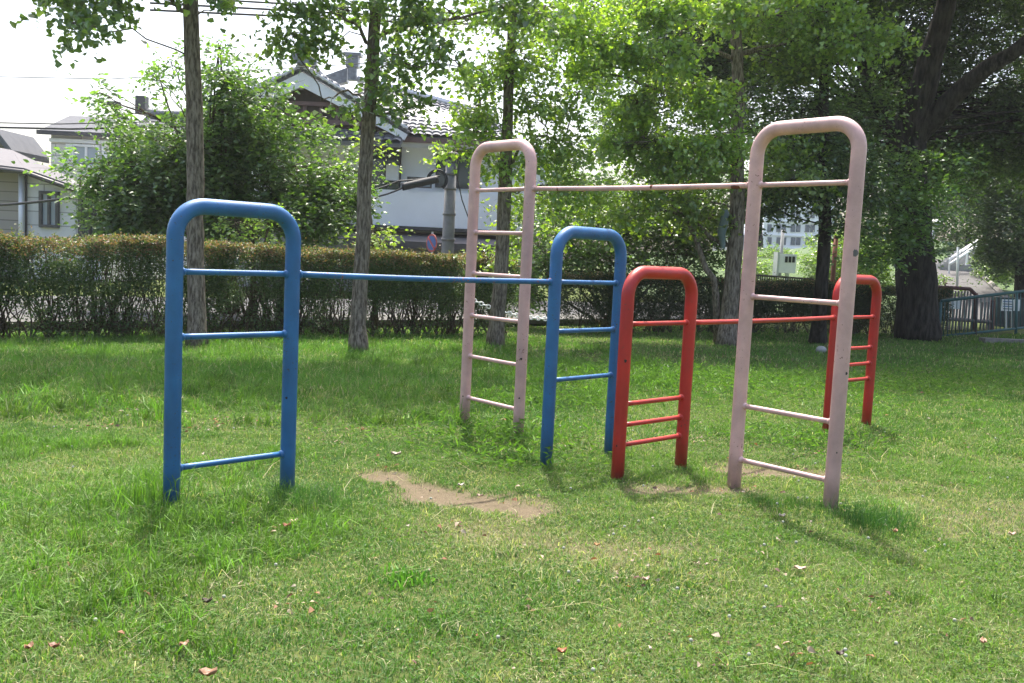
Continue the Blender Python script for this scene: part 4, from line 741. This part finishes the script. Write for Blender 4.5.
m_ = MB(); q = at(116, 160, YB-.1); m_.tube([q+[0, 0, 1.2], q-[0, 0, 4]], .05, 8); m_.build('drainpipe', M['darktrim'], hb)

# grey sided house, far left
YA = 29.
ha = empty('grey_house', (at(30, 240, YA+3)[0], YA+3, 0), 'low grey sided house with pale sloping metal roof at the left edge', 'house')
def pt(px, py, Y=YA): return at(px, py, Y)
fr_ = [pt(23, 172), pt(102, 199), pt(102, 245), pt(23, 243)]; fr_[2][2] = 0; fr_[3][2] = 0
for q in fr_: q[0] = q[0]
fr_[3][0] = fr_[0][0]; fr_[2][0] = fr_[1][0]
m_ = MB(); m_.prism(fr_[::-1], (0, 6, 0)); m_.build('wall', M['wallg'], ha)
q0, q1 = pt(-45, 168, YA+.8), pt(22, 172, YA+.8); m_ = MB(); m_.prism([(q1[0], YA+.8, 0), (q0[0], YA+.8, 0), (q0[0], YA+.8, q0[2]), (q1[0], YA+.8, q1[2])], (0, 5, 0)); m_.build('recessed_wall', M['wallbr'], ha)
rf = [pt(-60, 158, YA-.5), pt(24, 168, YA-.5), pt(106, 197, YA-.5), pt(98, 190, YA+5.8), pt(52, 166, YA+5.8), pt(12, 150, YA+5.8), pt(-60, 137, YA+5.8)]
m_ = MB(); m_.prism([rf[0], rf[1], rf[5], rf[6]], (0, 0, -.12)); m_.prism([rf[1]+[.003, 0, 0], rf[2], rf[3], rf[5]+[.003, 0, 0]], (0, 0, -.12)); m_.build('roof', M['rooflight'], ha)
m_ = MB(); m_.tube([rf[0]+[0, -.06, -.12], rf[1]+[0, -.06, -.12], rf[2]+[0, -.06, -.12]], .07, 8); m_.build('gutter', M['darktrim'], ha, smooth=True)
m_ = MB(); q = pt(21.5, 172, YA-.2); m_.tube([q, np.array([q[0], q[1], 0])], .09, 10); m_.build('drainpipe', M['alu'], ha, smooth=True)
m_ = MB(); q = pt(25, 172, YA-.05); m_.box((q[0], q[1], q[2]/2), (.1, .08, q[2])); m_.build('corner_trim', M['darktrim'], ha)
window(ha, 41, 193, 57.5, 226, YA-.05, M['darktrim'], M['glassl'], 1, .09); window(ha, 80, 194, 98, 238, YA-.05, M['darktrim'], M['glass'], 1, .09)
g0 = pt(-30, 150, YA+8); m_ = MB(); q = at(-5, 128, YA+9); q1 = at(12, 150, YA+9); m_.prism([q, q1, q1+[0, 0, -.25], q+[0, 0, -.35]], (0, 3, 0)); m_.prism([q, at(-25, 148, YA+9), at(-25, 150, YA+9), q+[0, 0, -.35]], (0, 3, 0)); m_.build('rear_gable', M['roofg'], ha)

# distant white building
YD = 95.
hd_ = empty('white_building', (at(790, 250, YD)[0], YD+8, 0), 'far white multi-storey building with rows of windows, seen between the pink posts', 'building')
x0, x1 = at(764, 220, YD)[0], at(835, 220, YD)[0]; zt = at(800, 196, YD)[2]
m_ = MB(); m_.box(((x0+x1)/2, YD+8, zt/2), (x1-x0, 16, zt)); m_.build('wall', M['wallw'], hd_)
xa = at(742, 240, YD-2)[0]; m_ = MB(); zc = at(750, 235, YD)[2]; m_.box(((xa+x0)/2-.1, YD+6, zc/2), (x0-xa-.2, 12, zc)); m_.build('side_wing', M['glassl'], hd_)
wf = MB(); 
for py in (214, 228, 241, 254):
    for k_ in range(9):
        px = 770+k_*7.2+(1.3 if k_ % 2 else -.6); w_ = MB(); a = at(px, py+.2*(k_*.35), YD-.05); w_.box(a, (.42, .12, .75)); w_.build('window', M['glassf'], hd_)
# slabs between storeys
for py in (207, 221, 235, 248): m_ = MB(); a = at(800, py+1.2, YD-.1); m_.box(a, (x1-x0, .14, .12)); m_.build('floor_band', M['wallw'], hd_)
# box on post
YK = 34.
hk = empty('equipment_box', (at(788, 270, YK)[0], YK, 0), 'white metal box with three dark openings on a grey post beyond the hedge', 'box')
m_ = MB(); fbox(m_, 779, 254, 796, 273, YK, .5); m_.build('housing', M['white'], hk); q = at(778.5, 262, YK)
m_ = MB(); fbox(m_, 777.2, 252, 779.2, 276, YK-.02, .55); m_.build('side_panel', M['alu'], hk)
for k_ in range(3): m_ = MB(); fbox(m_, 785.2+k_*3.6, 256.5, 787.8+k_*3.6, 262.5, YK-.02, .03); m_.build('opening', M['dark'], hk)
m_ = MB(); q = at(787, 275, YK+.2); m_.tube([(q[0], q[1], 0), (q[0], q[1], q[2]+.1)], .08, 8); m_.build('post', M['alu'], hk)
q = at(783, 230, YK+4); m_ = MB(); m_.tube([(q[0], q[1], 0), q], .07, 10); q_ = m_.build('utility_pole', M['conc'], smooth=True); tag(q_, 'thin grey pole standing in front of the far white building', 'pole')
q = at(836, 238, 25); m_ = MB(); m_.tube([(q[0], q[1], 0), q], .06, 10); m_.ball(q, (.07, .07, .05)); o = m_.build('wooden_post', M['rustpost'], smooth=True); tag(o, 'orange-brown post between the near pink posts, right of the thin dark tree', 'post')

# utility pole by the house, no-parking sign, wires
YP = 22.5
up_ = empty('utility_pole', (at(452, 250, YP)[0], YP, 0), 'grey concrete utility pole with clamps in front of the white house', 'utility pole')
pt_ = at(451.5, 158, YP); m_ = MB(); m_.tube([(pt_[0]-.02, YP, -.1), (pt_[0], YP, 1.5), pt_], [.165, .15, .125], 20); m_.build('shaft', M['poleconc'], up_, smooth=True)
for z_ in (.05, .35, .7, 1.3, 1.9): m_ = MB(); m_.tube([pt_-[0, 0, z_], pt_-[0, 0, z_+.06]], .136+z_*.016, 20); m_.build('clamp', M['poleconc'], up_, smooth=True)
m_ = MB(); th = np.linspace(-.5, PI*1.3, 16)
for r_ in (.2, .24): m_.tube([pt_+[-.3-r_*math.cos(a), -.22, -.55+r_*math.sin(a)] for a in th], .022, 6)
m_.ball(pt_+[0, -.05, .04], (.2, .15, .12)); m_.build('cable_loop', M['wire'], up_, smooth=True)
def cable(label, pts, r_, sag=0, name='cable', mt='wire', group=None):
    P = []; pts = [np.array(p) for p in pts]
    for i in range(len(pts)-1):
        for t in np.linspace(0, 1, 14, endpoint=(i == len(pts)-2)): p = pts[i]*(1-t)+pts[i+1]*t; P.append(p-[0, 0, sag*4*t*(1-t)])
    m_ = MB(); m_.tube(P, r_, 6); o = m_.build(name, M[mt], smooth=True); tag(o, label, 'cable', group); return o
cable('thick black cable bundle running left from the grey utility pole', [at(438, 179, YP-.25), at(402, 187, YP-.4)], .1, .0)
cable('thin cable running left just above the thick bundle', [at(440, 176, YP-.2), at(398, 181, YP-.4), at(372, 190, YP-.6), at(300, 215, YP-2)], .022, .02)
cable('second thin cable sloping down left from the thick bundle', [at(404, 187, YP-.4), at(380, 196, YP-.6), at(300, 228, YP-2)], .022, .02)
cable('slack cable falling to the right of the grey utility pole', [pt_+[.1, -.1, -.2], at(462, 200, YP), at(480, 250, YP+1)], .015)
cable('low thick black cable crossing in front of the grey house', [at(-80, 206, 24), at(100, 193, 23), at(180, 180, 22.5)], .035, .12)
g_w = 'power lines against the sky'
for i, (a, b_, c_, r_, lb) in enumerate((((-40, 76), (110, 79), (420, 60), .012, 'highest thin power line at the left, over the grey houses'), ((-40, 122), (60, 124), (300, 118), .018, 'upper line of the pair crossing below the beige roof'), ((-40, 126.5), (70, 129), (300, 124), .03, 'lower and thicker line of the pair crossing below the beige roof'),
    ((150, -4), (450, 13), (680, 13), .03, 'top one of the three dark power lines at the upper centre'), ((150, 3), (450, 19), (680, 15), .032, 'middle one of the three dark power lines at the upper centre'), ((150, 10), (450, 24), (680, 22), .032, 'bottom one of the three dark power lines at the upper centre'))):
    cable(lb, [at(*a, 27), at(*b_, 27), at(*c_, 27)], r_, .0, 'power_line', group=g_w)
sg = empty('no_parking_sign', (at(432, 250, 25)[0], 25, 0), 'round blue no-parking sign with red rim on a thin post above the hedge', 'sign')
q = at(432, 243, 25); nrm = np.array([-.75, -.66, 0]); 
def disc(c, r_, t0, t1, mt, nm): m_ = MB(); m_.tube([c+nrm*t0, c+nrm*t1], r_, 28); return m_.build(nm, mt, sg)
disc(q, .24, 0, .015, M['red_s'], 'rim'); disc(q, .19, .015, .02, M['blue_s'], 'face'); sd = np.array([nrm[1], -nrm[0], 0]); m_ = MB(); m_.tube([q+nrm*.024+sd*.15+[0, 0, .15], q+nrm*.024-sd*.15-[0, 0, .15]], .028, 6); m_.build('slash', M['red_s'], sg)
m_ = MB(); m_.tube([(q[0], q[1]+.04, 0), (q[0], q[1]+.04, q[2]+.3)], .03, 8); m_.build('post', M['alu'], sg)
# rope on the leaning ginkgo
m_ = MB(); c = at(368, 98, Y2); th = np.linspace(0, 2*PI, 22); m_.tube([c+[.108*math.cos(a), .108*math.sin(a), -.05+.11*math.cos(a+.6)] for a in th], .009, 6)
m_.tube([at(370, 87, Y2-.13), at(363, 98, Y2-.13), at(364, 110, Y2-.13), at(374, 114, Y2-.12)], .009, 6); m_.tube([at(362, 100, Y2-.13), at(340, 100, Y2-.2), at(332, 97, Y2-.2), at(329, 112, Y2-.2)], .009, 6)
o = m_.build('rope', M['rope'], smooth=True); tag(o, 'white rope tied around the leaning ginkgo trunk and a side branch', 'rope')
# cloth rag on forked ginkgo
q = at(723, 232, 17.25); m_ = MB(); n = 9; P = []
for i in range(n):
    for j in range(10): a = j*2*PI/10; r_ = (.1+.02*math.sin(3*a+i))*(.5+.5*math.sin(PI*min(1, .15+i/n))); P.append(q+[r_*math.cos(a)*.8+.015*math.sin(i), r_*math.sin(a)*.6, .42-i*.09])
m_.grid(np.array(P).reshape(n, 10, 3), True); o = m_.build('cloth_rag', M['sack'], smooth=True); tag(o, 'grey-green rag hanging beside the trunk of the forked ginkgo', 'cloth')

# chain between posts in the hedge gap
ch = empty('chain', (at(530, 320, 17.6)[0], 17.6, 0), 'sagging white plastic chain across the gap between the hedges', 'chain')
a, b_ = at(469, 298, 15.9), at(557, 319, 16.3); n = 25; m_ = MB()
for i in range(n):
    t = (i+.5)/n; c = a*(1-t)+b_*t-[0, 0, .1*4*t*(1-t)]; d = (b_-a)/np.linalg.norm(b_-a); s_ = np.array([0, 0, 1.]) if i % 2 else np.cross(d, [0, 0, 1.]); L = np.linalg.norm(b_-a)/n*.66
    m_.tube([c+d*L*math.cos(q)+s_*.032*math.sin(q) for q in np.linspace(0, 2*PI, 11)], .012, 6)
m_.build('links', M['white'], ch, smooth=True)
for q in (a, b_): m_ = MB(); m_.tube([(q[0], q[1], -.05), (q[0], q[1], q[2]+.08)], .035, 10); m_.build('post', M['alu'], ch, smooth=True)
# low picket fence beyond hedge
pf = empty('picket_fence', (at(780, 280, 26)[0], 26, 0), 'low dark picket fence just above the shaded hedge', 'fence')
a, b_ = at(742, 274, 26), at(850, 282, 26); m_ = MB(); n = 48
for i in range(n): t = i/(n-1); p = a*(1-t)+b_*t; m_.box((p[0], p[1], p[2]/2), (.03, .03, p[2]))
m_.build('pickets', M['darktrim'], pf); m_ = MB(); m_.tube([a, b_], .03, 6); m_.tube([a*[1, 1, .3], b_*[1, 1, .3]], .03, 6); m_.build('rail', M['darktrim'], pf)

# ------------------------------------------------------------------ right side: fence, gate, path, steps
YF = 22.2
A_, B_ = at(939, 338.5, YF), at(1060, 326, YF+.4); ta, tb_ = at(941, 301, YF), at(1060, 287, YF+.4)
ft = empty('teal_railing', ((A_[0]+B_[0])/2, YF, 0), 'teal painted metal railing with thin balusters at the right edge of the lawn', 'fence')
for nm, p, q, r_ in (('top_rail', ta, tb_, .038), ('bottom_rail', A_+[0, 0, .05], B_+[0, 0, .05], .03)): m_ = MB(); m_.tube([p, (p+q)/2, q], r_, 10); m_.build(nm, M['teal'], ft, smooth=True)
n = 30
for i in range(n+1):
    t = i/n; p = A_*(1-t)+B_*t; q = ta*(1-t)+tb_*t; pst = i in (0, 9, 19, 30); m_ = MB(); m_.tube([p+[0, 0, -.12 if pst else .05], q-[0, 0, .02]], .034 if pst else .011, 8); m_.build('post' if pst else 'baluster', M['darktrim'] if (i == 9) else M['teal'], ft, smooth=True)
# slope terrain right: bank + path
def hill_z(x, y): return np.clip((y-27)/20, 0, 1)*2.3*np.clip((x-7)/4, 0, 1)
hx = np.linspace(6, 70, 60); hy = np.linspace(25.5, 90, 60); X2, Y2_ = np.meshgrid(hx, hy); Z2 = hill_z(X2, Y2_)+np.clip((X2-20)/10, 0, 1)*np.clip((Y2_-28)/12, 0, 1)*1.6-.03+(fbm(X2, Y2_, .3, 3)-.5)*.1*np.clip((Y2_-28)/3, 0, 1)
m_ = MB(); m_.grid(np.stack([X2, Y2_, Z2], -1)); o = m_.build('hill', plain('bank_grass', (.06, .1, .03), 1, var=.4, scale=2, bump=.5, bscale=15), smooth=True); tag(o, 'grassy bank rising behind the teal railing', 'bank', kind='structure')
near = [at(946, 312, 26.5), at(1040, 306, 27)]; farr = [at(927, 262.5, 46), at(962, 262, 46)]
P = []
for t in np.linspace(0, 1, 12):
    l_ = near[0]*(1-t)+farr[0]*t; r_ = near[1]*(1-t)+farr[1]*t; z_ = float(hill_z(11, l_[1]))+.06; P += [(l_[0]-.4*(1-t), l_[1], z_), (r_[0], r_[1], z_)]
m_ = MB(); m_.grid(np.array(P).reshape(12, 2, 3)); o = m_.build('path', M['path']); tag(o, 'pale concrete path sloping up behind the gate', 'path', kind='structure')
m_ = MB(); m_.tube([np.array(P[2*i+1])+[.08, 0, .05] for i in range(12)], .1, 6); o = m_.build('kerb', M['stone']); tag(o, 'stone kerb along the right side of the sloping path', 'kerb', kind='structure')
zg = 0.0
gt = empty('brown_gate', (at(960, 335, 24)[0], 24, 0), 'low brown-red gate with pale vertical slats behind the teal railing', 'gate')
def P_(px, py): return at(px, py, 24)
for pts, nm in (([(938, 287), (970, 289)], 'top_rail'), ([(970, 289), (978, 297)], 'sloping_rail'), ([(937, 318), (992, 322)], 'middle_rail'), ([(976, 293), (974, 338)], 'post'), ([(993, 300), (992, 338)], 'post'), ([(937, 287), (935, 338)], 'post')):
    m_ = MB(); p, q = [P_(*c_) for c_ in pts]; m_.tube([p, q], .05, 8); m_.build(nm, M['rustred'] if nm != 'middle_rail' else M['slat'], gt)
for i in range(18):
    px = 939+i*3.05; 
    if 973 < px < 979: continue
    m_ = MB(); t_ = P_(px, 291 if px < 970 else 302); b0_ = P_(px-1.3, 337); m_.box((t_+b0_)/2, (.045, .025, (t_-b0_)[2])); m_.build('slat', M['slat'], gt)
m_ = MB(); fbox(m_, 950.5, 300, 960, 309, 23.9, .02); m_.build('notice', M['white'], gt)
nb = empty('notice_board', (at(1011, 330, 24.6)[0], 24.6, 0), 'white notice sheets on two short posts behind the teal railing', 'sign')
for a, b_ in ((1002, 1013.5), (1014.5, 1020)): m_ = MB(); fbox(m_, a, 299.5, b_, 311, 24.5, .03); m_.build('panel', M['white'], nb)
for px in (1006, 1012): m_ = MB(); p, q = at(px, 311, 24.55), at(px, 338, 24.55); m_.tube([p, q], .025, 8); m_.build('post', M['alu'], nb)
for j in range(4): m_ = MB(); fbox(m_, 1003.2, 301.3+j*2.4, 1012.2, 302.1+j*2.4, 24.49, .01); m_.build('printed_line', M['darktrim'] if j % 2 else M['blue_s'], nb)
m_ = MB(); fbox(m_, 995, 299, 1080, 336, 25.4, .3); o = m_.build('retaining_wall', M['darkwall']); tag(o, 'dark low wall behind the white notice sheets', 'wall')  # wall in one dark grey-green tone, mottled
# lamp, pole, steps and handrail
lp_ = empty('street_lamp', (at(932, 300, 36)[0], 36, 0), 'white park lamp with a round head on a curved pole beside the massive trunk', 'lamp')
q = at(935, 224, 36); q0 = at(931.5, 262, 36); m_ = MB(); m_.tube([(q0[0], 36, .5), q0, at(932.5, 240, 36), at(934, 230, 36)], .06, 8); m_.build('pole', M['white'], lp_, smooth=True)
m_ = MB(); m_.ball(q, (.22, .2, .2), 16, 10); m_.build('head', M['white'], lp_, smooth=True); m_ = MB(); m_.tube([q+[0, -.16, -.02], q+[0, -.22, -.03]], .13, 16); m_.build('lens', M['glassl'], lp_)
q = at(958, 247, 33); m_ = MB(); m_.tube([at(957, 288, 33), q], .045, 8); o = m_.build('thin_pole', M['white'], smooth=True); tag(o, 'thin white pole standing on the sloping path', 'pole')
hr = empty('stair_handrail', (at(965, 262, 44)[0], 44, 0), 'pair of pale handrails climbing beside the concrete steps', 'handrail')
for dy, Y in ((0, 40), (5, 39.5)): m_ = MB(); m_.tube([at(950, 259+dy, Y), at(977, 240.5+dy, Y+2)], .06, 8); m_.build('rail', M['white'], hr, smooth=True)
for t in (0, .33, .66, 1): m_ = MB(); p = at(950+27*t, 259-18.5*t, 40+2*t); m_.tube([p, p-[0, 0, .95]], .04, 8); m_.build('post', M['white'], hr)
st_ = MB()
for i in range(8): p = at(958+i*3, 265-i*2.2, 41.5+i*.3); st_.box(p-[0, 0, .6], (1.8, .5, 1.2))
o = st_.build('concrete_steps', M['conc']); tag(o, 'concrete steps climbing under the pale handrails', 'steps')
m_ = MB(); fbox(m_, 985, 340.5, 1080, 347, 20.6, .3); o = m_.build('stone_edging', M['stone']); tag(o, 'low stone edging in the shade in front of the teal railing', 'edging')
q = gnd(818, 346); m_ = MB(); m_.ball(gnd(821, 352)+[0, 0, .04], (.1, .08, .07), 10, 7); o = m_.build('stone', M['conc'], smooth=True); tag(o, 'small pale stone at the foot of the thin dark tree', 'stone')

# ------------------------------------------------------------------ veil volume added to lift the blacks like lens flare
m_ = MB(); m_.box((20, 60, 12), (260, 300, 30)); veil_m, nd, ln = mat('flare_veil'); v = nd.new('ShaderNodeVolumePrincipled'); o_ = nd.new('ShaderNodeOutputMaterial')
v.inputs['Color'].default_value = (.93, .96, 1, 1); v.inputs['Density'].default_value = .0005; v.inputs['Anisotropy'].default_value = .3; ln.new(v.outputs[0], o_.inputs['Volume'])
o = m_.build('flare_veil', veil_m); tag(o, 'thin added veil that lifts the blacks like lens flare', 'flare_veil', kind='stuff')
